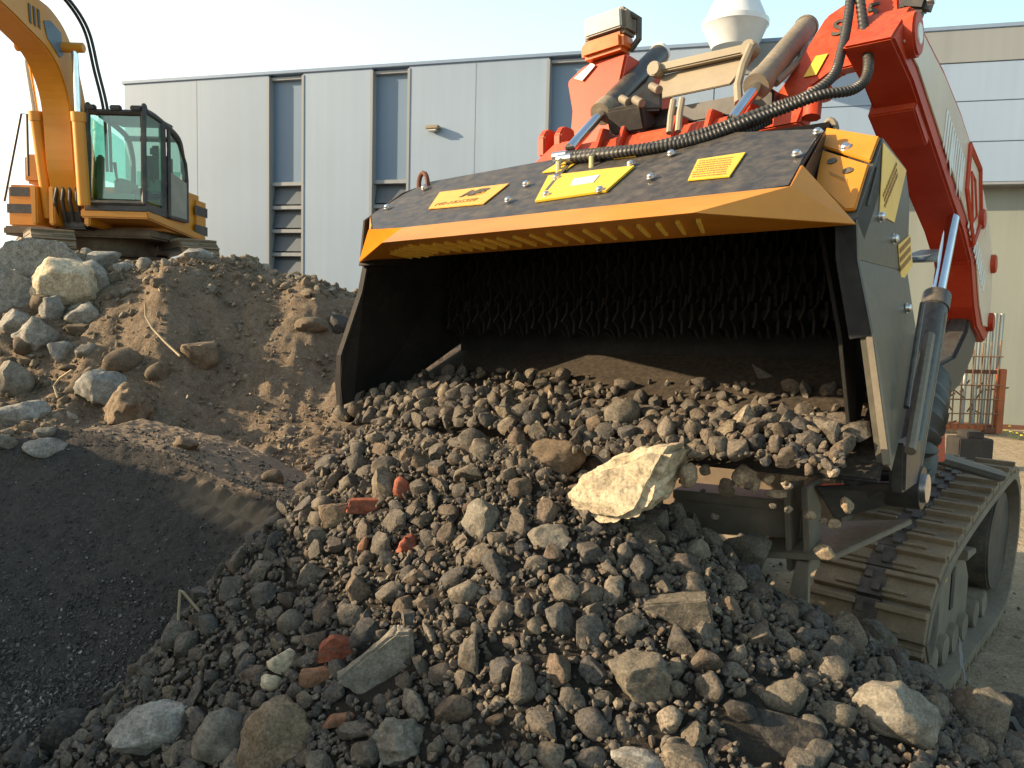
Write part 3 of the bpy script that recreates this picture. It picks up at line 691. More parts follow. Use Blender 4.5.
MB().box(B(1.02, .62, .545), (.16, .10, .10), Matrix.Rotation(.4, 3, 'X')).build('valve_block', M['excdark'], cf, .01)
MB().box(B(.94, .64, .60), (.08, .08, .09), Matrix.Rotation(.5, 3, 'Z')).build('valve_block', M['excdark'], cf, .01)
for p in ((1.05, .60, .62), (.98, .58, .60), (.93, .62, .65)): cyl('hydraulic_fitting', B(*p), B(p[0]-.05, p[1]-.03, p[2]-.03), .016, M['dusty'], cf)
# tilt cylinders
for u, ends in ((1.13, ((.36, .395), (.60, .585), (1.06, .93))), (.49, ((.36, .40), (.58, .57), (1.05, .895)))):
    a, b, c = [B(u, t, z) for t, z in ends]
    cy = MB().tube([b, c], .043, 20).build('tilt_cylinder', M['dusty'] if u < 1 else M['cyl'], ld, .006, True)
    if u > 1: cy['label'] = 'black dusty tilt cylinder with pale end cap'
    cyl('piston_rod', a, b, .021, M['chrome'], cy, 16)
    dv = (Vector(c)-Vector(b)).normalized()
    cyl('gland_nut', Vector(b)-dv*.03, Vector(b)+dv*.045, .047, M['dusty'], cy, 18)
    cyl('end_cap', Vector(c)-dv*.01, Vector(c)+dv*.012, .046, M['white'] if u > 1 else M['dusty'], cy, 18)
    MB().tube([Vector(b)+dv*.10+Vector((.04, -.03, -.05)), Vector(b)+dv*.35+Vector((.05, -.02, -.06)), Vector(b)+dv*.45+Vector((.03, 0, -.03))], .014, 8).build('cylinder_pipe', M['dusty'], cy, smooth=True)
# beige cover plate between the cylinders
cv = MB().prism([B(.985, .73, .63), B(.66, .73, .635), B(.60, .80, .735), B(.605, .80, .755), B(.98, .80, .745)], (0, .02, 0)).build('cover_plate', M['beige'], ld, .004)
MB().box(B(.80, .785, .765), (.40, .05, .035)).build('plate_rib', M['beige'], cv, .006)
for u in (.99, .60):
    MB().tube([B(u, .74, .76), B(u, .80, .76)], .03, 12).build('plate_hinge', M['beige'], cv, .004, True)
MB().tube([B(.585, .74, .76), B(.60, .70, .68), B(.60, .66, .60), B(.57, .60, .52)], .016, 8).build('grease_pipe', M['beige'], cf, smooth=True)
# hydraulic hoses with spiral guard
def hose(pts, r, m=M['hose'], coil=True, parent=None, rad2=None):
    c = spline(pts, 40); rs_ = [r*(1.0+(.11 if (i % 4) < 2 else -.07)) if coil else r for i in range(len(c))]
    return MB().tube([tuple(p) for p in c], rs_, 12).build('hydraulic_hose', m, parent, smooth=True)
H1 = [B(*p) for p in ((1.084, .28, .352), (.934, .26, .341), (.76, .26, .332), (.606, .29, .352), (.493, .34, .386), (.372, .42, .437), (.293, .47, .467), (.237, .56, .54), (.238, .66, .655), (.25, .76, .785), (.268, .86, .94))]
H2 = [B(*p) for p in ((1.033, .235, .328), (.835, .22, .318), (.689, .23, .318), (.565, .27, .333), (.456, .33, .374), (.355, .41, .42), (.249, .47, .462), (.162, .55, .487), (.142, .62, .562), (.194, .75, .735), (.248, .86, .935))]
H3 = [B(*p) for p in ((.94, .28, .335), (.737, .27, .325), (.57, .30, .335), (.463, .37, .358), (.395, .44, .403))]
for h_, r_ in ((H1, .0150), (H2, .0155), (H3, .014)): hose(h_, r_, parent=ld)
for p in H1[0], H2[0]: cyl('hose_fitting', p, Vector(p)+Vector((-.06, -.005, .0)), .019, M['bolt'], ld)
for u in (1.07, .93): MB().tube([B(u, .25, .345), B(u, .20, .31), B(u, .20, .275)], .010, 8).build('hose_clamp', M['fitting'], ld, smooth=True)
# lift cylinder, link and bellows on the right
lc = MB().tube([B(.04, .82, -.80), B(.05, 1.33, -.175)], .047, 22).build('lift_cylinder', M['cyl'], ld, .006, True)
cyl('piston_rod', B(.05, 1.33, -.175), B(.075, 1.76, .20), .027, M['chrome'], lc, 20)
cyl('gland_nut', B(.0497, 1.31, -.20), B(.0505, 1.355, -.145), .052, M['cyl'], lc, 20)
cyl('pivot_eye', B(.09, .80, -.82), B(-.03, .80, -.82), .075, M['cyl'], lc, 20); cyl('pivot_pin', B(-.03, .80, -.82), B(-.045, .80, -.82), .05, M['bolt'], lc, 18)
MB().tube([B(.0, .87, -.80), B(.004, 1.28, -.22)], .007, 8).build('cylinder_pipe', M['dusty'], lc, smooth=True)
prism_u(MB(), [(2.62, -.10), (2.72, -.22), (2.55, -.42), (2.2, -.56), (1.7, -.62), (1.35, -.56), (1.25, -.48), (1.5, -.44), (2.05, -.40), (2.35, -.28), (2.5, -.12)], .19, .09).build('link_arm', M['hose'], ld, .015)
mb = MB(); c = spline([B(.14, 1.55, -.50), B(.10, 1.30, -.60), B(.11, 1.2, -.72), B(.13, 1.25, -.85)], 10)
mb.tube([tuple(p) for p in c], [.11*(1+.09*math.sin(i*1.9)) for i in range(len(c))], 16).build('rubber_bellows', M['hose'], ld, smooth=True)
prism_u(MB(), [(1.25, -.80), (1.42, -.76), (1.52, -.62), (1.56, -.66), (1.60, -.84)], .10, .04).build('red_bracket', M['red'], ld, .006)
MB().prism([B(.12, 1.5, .0), B(.12, 1.95, .03), B(.12, 1.95, .09), B(.12, 1.5, .02)], (-.12, 0, 0)).build('arm_guard', M['bluegrey'], ld, .006)
# chassis under the bucket: dozer-like beam, posts, plates
ch = MB().prism([B(.76, .51, -.878), B(.30, .55, -.868), B(.30, .66, -.858), B(.76, .64, -.868)], (0, 0, -.035)).build('chassis_beam', M['dusty'], ld, .004)
MB().prism([B(.76, .52, -.914), B(.30, .56, -.905), B(.30, .56, -1.0), B(.76, .52, -1.04)], (0, .05, 0)).build('beam_face', M['dusty'], ch, .004)
for u in (.305, .245): MB().prism([B(u, .44, -.80), B(u, .60, -.78), B(u, .60, -1.10), B(u, .50, -1.10)], (-.02, 0, 0)).build('post_plate', M['dusty'], ch, .003)
MB().prism([B(.42, .46, -1.045), B(.16, .46, -1.01), B(.0, .80, -.93), B(.42, .70, -.99)], (0, 0, -.02)).build('step_plate', M['dusty'], ch, .003)
MB().prism([B(.24, .50, -.80), B(.02, .62, -.78), B(-.02, .85, -.86), B(.22, .66, -.94)], (0, .05, 0)).build('curved_guard', M['cyl'], ch, .006)
MB().prism([B(.28, .46, -1.05), B(.24, .46, -1.05), B(.24, .46, -1.2), B(.30, .46, -1.16)], (0, .03, 0)).build('post_plate', M['dusty'], ch, .003)
MB().box(B(.9, 2.3, -1.08), (.9, 1.5, .45)).build('chassis', M['under'], ld, .03)
MB().box(B(.9, 2.35, -.55), (1.0, 1.2, .6)).build('engine_cover', M['red'], ld, .05)
for u in (.14, .0): MB().box(B(u, .66, -.72), (.05, .22, .16)).build('coupler_lug', M['cyl'], ld, .01)
MB().tube([B(-.02, .64, -.70), B(.6, .60, -.70)], .05, 16).build('pivot_shaft', M['cyl'], ld, .004, True)

# track
def track_loop(prof, n):
    P = np.array(spline(prof+[prof[0]], 12))[:-1]; seg = np.linalg.norm(np.roll(P, -1, 0)-P, axis=1); cum = np.concatenate([[0], np.cumsum(seg)]); tot = cum[-1]
    out = []
    for k in range(n):
        s = (k+.5)*tot/n; i = np.searchsorted(cum, s)-1; f = (s-cum[i])/seg[i]; p = P[i]*(1-f)+P[(i+1) % len(P)]*f
        e = P[(i+1) % len(P)]-P[i]; out.append((p, e/np.linalg.norm(e)))
    return out, tot/n, P
def build_track(parent, prof, n, width, fat, name='track', split=True):
    """prof in (a, z); built in a local frame x = across (0..-width), y = along, z up"""
    sh, pitch, P = track_loop(prof, n); area = sum(P[i][0]*P[(i+1) % len(P)][1]-P[(i+1) % len(P)][0]*P[i][1] for i in range(len(P)))
    sgn = 1 if area > 0 else -1
    mb = MB()
    for p, e in sh:
        nrm_ = np.array([e[1], -e[0]])*sgn; R_ = Matrix(((1, 0, 0), (0, e[0], nrm_[0]), (0, e[1], nrm_[1])))
        def bx(xc, wx, yc, ly, zc, hz):
            c = Vector((xc, p[0]+e[0]*yc+nrm_[0]*zc, p[1]+e[1]*yc+nrm_[1]*zc)); mb.box(c, (wx, ly, hz), R_)
        halves = ((-width*.25+.012, width*.5-.055), (-width*.75-.012, width*.5-.055)) if split else ((-width/2, width),)
        for hx, wx in halves:
            bx(hx, wx, 0, pitch*.86, 0, fat)
            bx(hx, wx, pitch*.30, pitch*.17, fat*.8, fat*.9)
            bx(hx-(wx*.22 if hx > -width/2 else -wx*.22), wx*.5, -pitch*.26, pitch*.10, fat*.65, fat*.5)
    t = mb.build(name, M['shoe'], parent, .003, seg=1)
    mb = MB(); k = len(P); inn = []
    rings = []
    for i in range(k):
        e = P[(i+1) % k]-P[i-1]; e = e/np.linalg.norm(e); nn = np.array([e[1], -e[0]])*sgn
        q = P[i]-nn*(fat*.45); q2 = P[i]-nn*(fat*1.6)
        rings.append(mb.verts([(-.01, *q), (-width+.01, *q), (-width+.01, *q2), (-.01, *q2)]))
    for i in range(k):
        a, b = rings[i], rings[(i+1) % k]
        for j in range(4): mb.bm.faces.new((a[j], a[(j+1) % 4], b[(j+1) % 4], b[j]))
    mb.build('track_chain', M['dusty'], t)
    if split:
        mb = MB()
        for q_, (p, e) in enumerate(sh):
            nrm_ = np.array([e[1], -e[0]])*sgn; R_ = Matrix(((1, 0, 0), (0, e[0], nrm_[0]), (0, e[1], nrm_[1])))
            for xo, yo, wx, ly, hz in ((0, 0, .10, pitch*.96, fat*1.15), (-.022, pitch*.2, .03, pitch*.3, fat*2.0), (.022, -pitch*.2, .03, pitch*.3, fat*2.0)):
                mb.box(Vector((-width/2+xo, p[0]+e[0]*yo, p[1]+e[1]*yo)), (wx, ly, hz), R_)
        mb.build('centre_chain', M['belt'], t)
    return t
P0 = at(950, 682, 3.38); P0[2] = .02; ty = rad(41)
TM = Matrix.Translation(Vector(P0)) @ Matrix.Rotation(-ty, 4, 'Z')
tp = [(-.43, .36), (-.36, .50), (-.2, .615), (0, .675), (.49, .765), (1.1, .84), (1.35, .83), (1.53, .66), (1.56, .40), (1.40, .10), (1.15, .025), (.6, .02), (.1, .02), (-.22, .10)]
def track_part(off):
    e = bpy.data.objects.new('track_unit', None); C.objects.link(e); e.parent = ld
    e.matrix_parent_inverse = Matrix.Identity(4)
    e.matrix_local = BM.inverted() @ (TM @ Matrix.Translation((off, 0, 0))); return e
def xf_track(off): return BM.inverted() @ (TM @ Matrix.Translation((off, 0, 0)))
def make_crawler(off, detail=True):
    t = build_track(ld, tp, 33, .50, .032)
    t.data.transform(xf_track(off))
    for c_ in t.children: c_.data.transform(xf_track(off))
    X = xf_track(off)
    fr = MB().prism([(-.10, -.28, .20), (-.10, -.24, .44), (-.10, .05, .56), (-.10, .42, .62), (-.10, .50, .52), (-.10, .62, .50), (-.10, .75, .36), (-.10, .75, .16), (-.10, -.1, .12)], (-.28, 0, 0)).build('track_frame', M['dusty'], ld, .008, xf=X)
    if detail:
        MB().prism([(-.098, .16, .44), (-.098, .26, .45), (-.098, .26, .53), (-.098, .16, .52)], (.004, 0, 0)).build('frame_sticker', M['yellow'], fr, xf=X)
        MB().prism([(-.098, .36, .28), (-.098, .42, .28), (-.098, .42, .48), (-.098, .36, .46)], (.004, 0, 0)).build('frame_hole', M['ink'], fr, xf=X)
        MB().prism([(-.098, .08, .33), (-.098, .11, .33), (-.098, .11, .40), (-.098, .08, .39)], (.004, 0, 0)).build('frame_hole', M['ink'], fr, xf=X)
        for a_ in (-.12, .02, .22, .40, .60, .85, 1.05):
            MB().tube([(-.07, a_, .135), (-.40, a_, .135)], .072, 18).build('roller', M['dusty'], fr, .006, True, xf=X)
        MB().prism([(-.06, .48, .50), (-.06, .68, .50), (-.06, .66, .53), (-.06, .48, .55)], (-.10, 0, 0)).build('frame_bracket', M['dusty'], fr, .004, xf=X)
        MB().tube([(-.06, 1.25, .45), (-.42, 1.25, .45)], .28, 30).build('drive_sprocket', M['belt'], fr, .01, True, xf=X)
        MB().tube([(-.06, -.20, .34), (-.42, -.20, .34)], .20, 26).build('idler_wheel', M['belt'], fr, .01, True, xf=X)
        for k_ in range(9): MB().tube([(-.05, -.16+.01*k_, .16), (-.05, -.16+.01*k_, .2)], .006, 6).bm.free()
make_crawler(0); make_crawler(-1.45, False)
MB().tube([BM.inverted() @ Vector(at(918, 452, 3.5)), BM.inverted() @ Vector(at(1000, 476, 3.9))], .03, 8).build('track_guard', M['cyl'], ld)

# ------------------------------------------------------------------ yellow excavator on the bank
EG = 1.80
ex = thing('yellow_excavator', 'yellow crawler excavator with dark glazed cab standing on the earth bank', 'excavator', Matrix.Translation((-6.75, 13.0, EG)))
def E_(x, y, z): return (x+6.75, y-13.0, z-EG)
def eb(lo, hi, name, m, parent=None, bev=.02): return MB().hexa(E_(*lo), E_(*hi)).build(name, m, parent or ex, bev)
hs = eb((-7.97, 12.75, 2.80), (-5.47, 14.0, 3.46), 'house', M['exc'], bev=.04)
eb((-7.86, 13.0, 3.52), (-7.25, 14.4, 3.98), 'engine_box', M['exc'], bev=.05)
eb((-7.9, 13.7, 2.76), (-5.43, 14.35, 3.55), 'counterweight', M['exc'], bev=.12)
eb((-7.976, 12.742, 3.02), (-7.1, 12.76, 3.16), 'black_stripe', M['excdark'], hs, .002)
eb((-7.92, 12.742, 3.28), (-7.62, 12.76, 3.42), 'side_grille', M['excdark'], hs, .002)
eb((-5.432, 13.75, 2.86), (-5.425, 14.3, 3.02), 'black_stripe', M['excdark'], hs, .001)
eb((-5.432, 13.75, 3.18), (-5.425, 14.3, 3.34), 'black_stripe', M['excdark'], hs, .001)
MB().prism([E_(-6.42, 11.98, 2.90), E_(-5.42, 11.98, 2.90), E_(-5.42, 14.2, 2.74), E_(-6.42, 14.2, 2.74)], (0, 0, .13)).build('cab_base', M['exc'], hs, .02)
eb((-7.9, 12.5, 2.66), (-5.6, 15.2, 2.80), 'deck_underside', M['under'], hs, .03)
MB().tube([E_(-6.75, 13.4, 2.4), E_(-6.75, 13.4, 2.7)], .75, 36).build('slew_ring', M['under'], ex, .02, True)
# cab
x0, x1, y0, y1, zb, zt = -6.33, -5.46, 12.0, 13.42, 3.02, 4.44
cb = MB()
cb.hexa(E_(x0-.02, y0-.02, zb-.02), E_(x1+.02, y1+.02, zb+.10))
cabn = None
prof = [(y0, zb+.1), (y0+.02, zt-.02), (y0+.10, zt+.03), (y0+.45, zt+.02), (y1-.25, zt-.10), (y1-.05, zt-.32), (y1, zt-.6), (y1, zb+.1)]
for xs in (x0, x1-.05):
    pr = spline([(p[0], p[1]) for p in prof], 5)
    cb.tube([E_(xs+.025, p[0], p[1]) for p in pr], .042, 8)
for y_, z_ in ((y0, zb+.1), (y0+.03, zt-.01), (y1-.2, zt-.14), (y1, zb+.1)): cb.tube([E_(x0, y_, z_), E_(x1, y_, z_)], .045, 8)
cb.tube([E_(x1-.02, y0+.62, zb), E_(x1-.02, y0+.60, zt)], .045, 8); cb.tube([E_(x1-.02, y0+.70, zb), E_(x1-.02, y0+.68, zt)], .03, 8)
cab = cb.build('cab_frame', M['excdark'], ex, smooth=True)
MB().hexa(E_(x0+.02, y0+.05, zt+.0), E_(x1-.02, y1-.35, zt+.045)).build('cab_roof', M['bluegrey'], cab, .02)
for xx in (x0+.08, x0+.45, x1-.12): MB().box(E_(xx, y0+.0, zt+.05), (.16, .08, .07)).build('roof_lamp', M['excdark'], cab, .015)
def pane(pts, off): return MB().prism([E_(*p) for p in pts], off).build('window', M['glass'], cab)
pane([(x0+.06, y0, zb+.16), (x1-.08, y0, zb+.16), (x1-.08, y0+.02, zt-.06), (x0+.06, y0+.02, zt-.06)], (0, .012, 0))
pane([(x1-.012, y0+.06, zb+.14), (x1-.012, y0+.57, zb+.14), (x1-.012, y0+.56, zt-.04), (x1-.012, y0+.07, zt-.03)], (.008, 0, 0))
pane([(x0+.012, y0+.06, zb+.5), (x0+.012, y1-.08, zb+.5), (x0+.012, y1-.1, zt-.5), (x0+.012, y1-.3, zt-.2), (x0+.012, y0+.07, zt-.06)], (.008, 0, 0))
pane([(x0+.08, y1, zb+.55), (x1-.08, y1, zb+.55), (x1-.08, y1, zt-.62), (x0+.08, y1, zt-.62)], (0, .01, 0))
# door, slightly proud of the side
dpts = [(y0+.74, zb+.0), (y0+.74, zt-.10), (y1-.3, zt-.22), (y1-.05, zt-.50), (y1, zt-.75), (y1, zb)]
dr = MB().tube([E_(x1+.03, *p) for p in dpts+[dpts[0]]], .032, 8).build('cab_door', M['excdark'], cab, smooth=True)
MB().prism([E_(x1+.03, y0+.77, zb+.03), E_(x1+.03, y1-.03, zb+.03), E_(x1+.03, y1-.03, zb+.62), E_(x1+.03, y0+.77, zb+.70)], (.012, 0, 0)).build('door_panel', M['interior'], dr)
MB().prism([E_(x1+.03, y0+.77, zb+.72), E_(x1+.03, y1-.03, zb+.64), E_(x1+.03, y1-.05, zt-.72), E_(x1+.03, y1-.1, zt-.52), E_(x1+.03, y1-.32, zt-.25), E_(x1+.03, y0+.77, zt-.14)], (.008, 0, 0)).build('door_window', M['glass'], dr)
st = MB(); st.box(E_(-5.80, 12.95, 3.35), (.50, .50, .14)); st.box(E_(-5.80, 13.2, 3.72), (.46, .12, .62)); st.box(E_(-5.80, 13.18, 4.10), (.24, .09, .18))
st.build('driver_seat', M['seat'], cab, .04)
for xx in (-6.1, -5.56): MB().box(E_(xx, 12.75, 3.45), (.16, .5, .22)).build('control_console', M['interior'], cab, .03)
for xx in (-6.12, -5.56): MB().tube([E_(xx, 12.5, 3.5), E_(xx, 12.42, 3.78)], [.015, .03], 8).build('joystick', M['excdark'], cab, smooth=True)
MB().box(E_(-6.27, 12.3, 3.55), (.10, .12, .62)).build('monitor_post', M['interior'], cab, .03)
MB().box(E_(-5.95, 12.2, 3.22), (.6, .2, .12)).build('pedals', M['interior'], cab, .03)
# boom: curved box, profile in the y,z plane, with underside and right face
low = [(12.6, 2.72), (12.15, 3.05), (11.96, 3.45), (11.90, 3.71), (11.84, 4.32), (11.70, 4.72), (11.39, 5.03), (10.85, 5.20), (10.28, 5.33), (9.4, 5.45)]
upp = [(9.3, 5.80), (10.2, 5.75), (11.12, 5.68), (11.44, 5.64), (11.78, 5.46), (12.05, 5.1), (12.3, 4.5), (12.5, 3.9), (12.75, 3.3), (12.9, 2.9)]
L2 = spline(low, 4); U2 = spline(upp, 4)
bpf = [tuple(p) for p in L2]+[tuple(p) for p in U2]
bo = MB().prism([E_(-6.45, y, z) for y, z in bpf], (-.42, 0, 0)).build('boom', M['exc'], ex, .02)
MB().prism([E_(-6.445, y, z) for y, z in [(11.28, 5.22), (11.58, 5.05), (11.66, 5.12), (11.62, 5.40), (11.36, 5.48), (11.20, 5.42)]], (.006, 0, 0)).build('boom_plate', M['bluegrey'], bo)
for k in range(3):
    yk = 10.88+k*.10
    MB().prism([E_(-6.445, yk, 5.30), E_(-6.445, yk+.045, 5.28), E_(-6.445, yk+.03, 5.52), E_(-6.445, yk-.02, 5.53)], (.006, 0, 0)).build('boom_decal', M['excdark'], bo)
for x_, t_, m_, b_ in ((-6.28, (11.66, 5.22), (11.72, 4.30), (11.84, 3.05)), (-7.0, (11.74, 5.06), (11.92, 4.34), (12.21, 2.9))):
    bc = MB().tube([E_(x_, *m_), E_(x_, *b_)], .085, 16).build('boom_cylinder', M['exc'], ex, .01, True)
    cyl('piston_rod', E_(x_, *t_), E_(x_, *m_), .045, M['chrome'], bc)
    cyl('gland_nut', E_(x_, m_[0]-.005, m_[1]+.05), E_(x_, m_[0]+.012, m_[1]-.08), .10, M['exc'], bc)
MB().tube([E_(-6.15, 11.66, 5.22), E_(-7.1, 11.66, 5.22)], .07, 14).build('boom_pin', M['exc'], bo, .01, True)
for dx in (0, .06):
    c = spline([(-6.20+dx, 10.3, 5.86), (-6.22+dx, 11.2, 5.78), (-6.2+dx, 11.75, 5.52), (-6.16+dx, 11.95, 5.0), (-6.1+dx, 12.1, 4.4), (-6.12+dx, 12.2, 3.6)], 8)
    MB().tube([E_(*p) for p in c], .022, 8).build('boom_hose', M['hose'], ex, smooth=True)
# brackets at the boom foot
for x_ in (-7.16, -6.90, -6.38): eb((x_, 12.0, 2.78), (x_+.09, 12.75, 3.35), 'boom_bracket', M['exc'], hs, .02)
eb((-6.8, 12.2, 2.75), (-6.45, 12.6, 3.3), 'hose_manifold', M['excdark'], hs, .03)
for k in range(4):
    MB().tube([E_(-6.85+k*.12, 12.15, 2.85), E_(-6.8+k*.11, 12.0, 3.15), E_(-6.75+k*.08, 12.05, 3.5)], .028, 8).build('boom_hose', M['hose'], ex, smooth=True)
hr = MB(); hr.tube([E_(*p) for p in ((-8.05, 12.8, 3.2), (-7.75, 12.8, 4.55), (-7.66, 12.8, 4.55), (-7.66, 12.8, 3.6))], .02, 8)
hr.build('handrail', M['excdark'], ex)
MB().tube([E_(-7.5, 13.3, 3.98), E_(-7.5, 13.3, 4.3)], .05, 10).build('exhaust_pipe', M['excdark'], ex, smooth=True)
# crawler tracks of the excavator, turned against the house
UC = Matrix.Translation(E_(-6.70, 13.45, EG)) @ Matrix.Rotation(rad(35), 4, 'Z')
ep = [(-1.85, .42), (-1.65, .78), (-1.1, .84), (1.1, .84), (1.7, .78), (1.85, .42), (1.65, .08), (1.1, .03), (-1.1, .03), (-1.65, .08)]
for x_ in (-.72, 1.27):
    t = build_track(ex, ep, 46, .55, .05, split=False)
    Xm = UC @ Matrix.Translation((x_, 0, 0)); t.data.transform(Xm)
    for c_ in t.children: c_.data.transform(Xm)
    MB().hexa((-.45, -1.3, .2), (-.1, 1.3, .55)).build('track_frame', M['under'], ex, .05, xf=Xm)
    for a_ in (-1.45, 1.45): MB().tube([(-.08, a_, .42), (-.47, a_, .42)], .33, 24).build('track_wheel', M['under'], ex, .02, True, xf=Xm)
MB().hexa((-.9, -.6, .3), (.9, .6, .62)).build('undercarriage', M['under'], ex, .04, xf=UC)

# ------------------------------------------------------------------ warehouse
WA = np.array([-8.40, 17.52, 0]); WN = np.array([-.277, -.961, 0]); WN /= np.linalg.norm(WN); WE = np.array([-WN[1], WN[0], 0])
WM = Matrix(((WE[0], -WN[0], 0, WA[0]), (WE[1], -WN[1], 0, WA[1]), (0, 0, 1, 0), (0, 0, 0, 1)))
wh = thing('warehouse', 'long pale grey blue clad warehouse closing off the yard', 'warehouse', WM)
def wb(x0, x1, z0, z1, y0, y1, name, m, parent=None, bev=.006): return MB().hexa((x0, y0, z0), (x1, y1, z1)).build(name, m, parent or wh, bev)
HT = 6.28; LEN = 34
wins = [(3.50, 4.28), (5.78, 6.55), (9.28, 10.05)]
xs = 0.
edges_ = [0, 3.50, 4.28, 5.78, 6.55, 9.28, 10.05, 12.2]
for a, b, m in ((0, 3.50, 'wallrib'), (4.28, 5.78, 'wall'), (6.55, 9.28, 'wall'), (10.05, 12.2, 'wall')): wb(a, b, -.1, HT, 0, .25, 'wall_panel', M[m], bev=.004)
for a, b in wins:
    wd = wb(a-.0, b, 4.18, HT-.06, .14, .20, 'window_pane', M['pane'])
    lv = wb(a, b, -.1, 4.16, .20, .25, 'louvre_window', M['louvre'])
    for k in range(9):
        z = 4.16-k*.47
        wb(a+.03, b-.03, z-.055, z+.02, .06, .20, 'louvre_rail', M['mullion'], lv, .006)
        MB().prism([(a+.05, .09, z-.42), (b-.05, .09, z-.42), (b-.05, .17, z-.12), (a+.05, .17, z-.12)], (0, .012, 0)).build('louvre_blade', M['louvre'], lv)
    wb(a-.035, a+.03, -.1, HT-.04, -.02, .19, 'window_jamb', M['mullion']); wb(b-.03, b+.03, -.1, HT-.04, -.012, .19, 'window_jamb', M['mullion'])
    wb(a+.03, b-.03, HT-.10, HT-.04, .05, .19, 'window_head', M['mullion'])
wb(-.04, LEN, HT, HT+.07, -.03, .6, 'roof_flashing', M['roofcap'], bev=.01)
wb(-.04, .22, -.1, HT, .25, 14, 'side_wall', M['wall'])
MB().prism([(0, .3, HT-.3), (LEN, .3, HT-.3), (LEN, 14, HT-.1), (0, 14, HT-.1)], (0, 0, .1)).build('roof', M['roofcap'], wh)
zr = [3.92, 4.55, 5.18, 5.78]
for a, b in zip(zr, zr[1:]): wb(12.21, LEN, a+.004, b-.004, 0, .25, 'wall_panel', M['wallblue'], bev=.008)
wb(12.21, LEN, 5.782, HT, -.012, .25, 'upper_band', M['wallcream'])
wb(12.21, LEN, -.1, 3.90, .34, .5, 'lower_wall', M['wallgreen'])
wb(12.21, LEN, 3.88, 3.922, .0, .5, 'soffit', M['mullion'])
wb(12.6, LEN, -.1, .05, .30, .345, 'plinth', M['rustdark'])
lf = wb(6.95, 7.22, 5.06, 5.14, -.16, 0, 'wall_lamp', M['beige'], bev=.02); wb(7.0, 7.17, 5.03, 5.06, -.15, -.03, 'lamp_glass', M['lens'], lf)
wb(7.885, 7.895, -.1, HT, -.003, .05, 'panel_joint', M['mullion'], bev=0)
wb(1.8, 1.81, -.1, HT, -.003, .05, 'panel_joint', M['mullion'], bev=0)
# vent cowl on the wall
vc = thing('vent_cowl', 'white conical ventilation cowl fixed at the warehouse roof edge', 'vent', WM)
ks = [(6.02, .28), (6.03, .36), (6.34, .50), (6.37, .53), (6.45, .53), (6.46, .50), (6.88, .31), (6.90, .30), (6.91, .0)]
MB().tube([(12.52, -.60, z) for z, _ in ks], [max(r_, .01) for _, r_ in ks], 32).build('cowl', M['cone'], vc, smooth=True)
MB().tube([(12.52, -.60, 6.1), (12.52, -.30, 6.1), (12.52, .1, 6.1)], .16, 16).build('duct', M['cone'], vc, smooth=True)

# ------------------------------------------------------------------ yard things
Yr = 12.35
def YP(px, py, d=Yr): return at(px, py, d)
rk = thing('mesh_rack', 'orange framed rack holding rusty mesh and upright grey pipes by the wall', 'rack', Matrix.Translation(Vector((7.0, Yr, 0))))
def R_(x, y, z): return (x-7.0, y-Yr, z)
MB().hexa(R_(7.48, Yr-.05, .0), R_(7.59, Yr+.07, 1.0)).build('post', M['orangepost'], rk, .01)
MB().hexa(R_(7.30, Yr-.05, .0), R_(7.48, Yr+.05, .12)).build('post_foot', M['rustdark'], rk, .01)
MB().hexa(R_(5.6, Yr-.04, .04), R_(7.48, Yr+.04, .13)).build('rail', M['orangepost'], rk, .01)
MB().hexa(R_(5.6, Yr-.04, .92), R_(7.48, Yr+.0, .98)).build('rail', M['rustdark'], rk, .01)
mb = MB(); r = random.Random(2)
for k in range(15):
    x = 5.65+k*.127; mb.tube([R_(x+r.uniform(-.02, .02), Yr-.05, .06), R_(x+r.uniform(-.03, .03), Yr-.05, 1.35+r.uniform(-.1, .1))], .011, 6)
for z in (.28, .50, .72, 1.16): mb.tube([R_(5.6, Yr-.065, z), R_(7.5, Yr-.065, z+.03)], .011, 6)
mb.build('wire_mesh', M['rust'], rk)
mb = MB()
for k in range(40):
    x = r.uniform(5.7, 7.4); z = r.uniform(.1, .7); mb.tube([R_(x, Yr+.12, z), R_(x+r.uniform(-.4, .4), Yr+.18, z+r.uniform(-.1, .5))], .012, 5)
mb.build('scrap_bars', M['rustdark'], rk)
for k, (x, z) in enumerate(((7.36, 1.72), (7.45, 1.85), (7.55, 1.85), (7.22, 1.6), (7.05, 1.5))):
    MB().tube([R_(x, Yr+.14, .1), R_(x+.02, Yr+.16, z)], .032, 12).build('pipe', M['pipe'], rk, smooth=True)
db = thing('ballast_block', 'dark stepped block standing on the sunlit sand behind the track', 'block', Matrix.Translation((5.42, 9.4, 0)))
MB().hexa((-.20, -.15, -.02), (.20, .15, .34)).build('block_body', M['darkblock'], db, .012); MB().hexa((-.10, -.12, .34), (.10, .12, .42)).build('block_top', M['darkblock'], db, .01)
fl = thing('yellow_flowers', 'small clump of yellow wild flowers on the sand by the wall', 'plant', Matrix.Translation((7.45, 11.75, .0)))
mb = MB()
for k in range(8):
    a = r.uniform(0, 6.28); d = r.uniform(.05, .25); z = r.uniform(.06, .18); p = (d*math.cos(a), d*math.sin(a), z)
    mb.tube([(p[0]*.3, p[1]*.3, 0), p], .006, 5); MB().tube([(p[0], p[1], z), (p[0], p[1], z+.015)], [.024, .015], 7).build('flower_head', M['flower'], fl)
mb.build('stems', M['leaf'], fl)

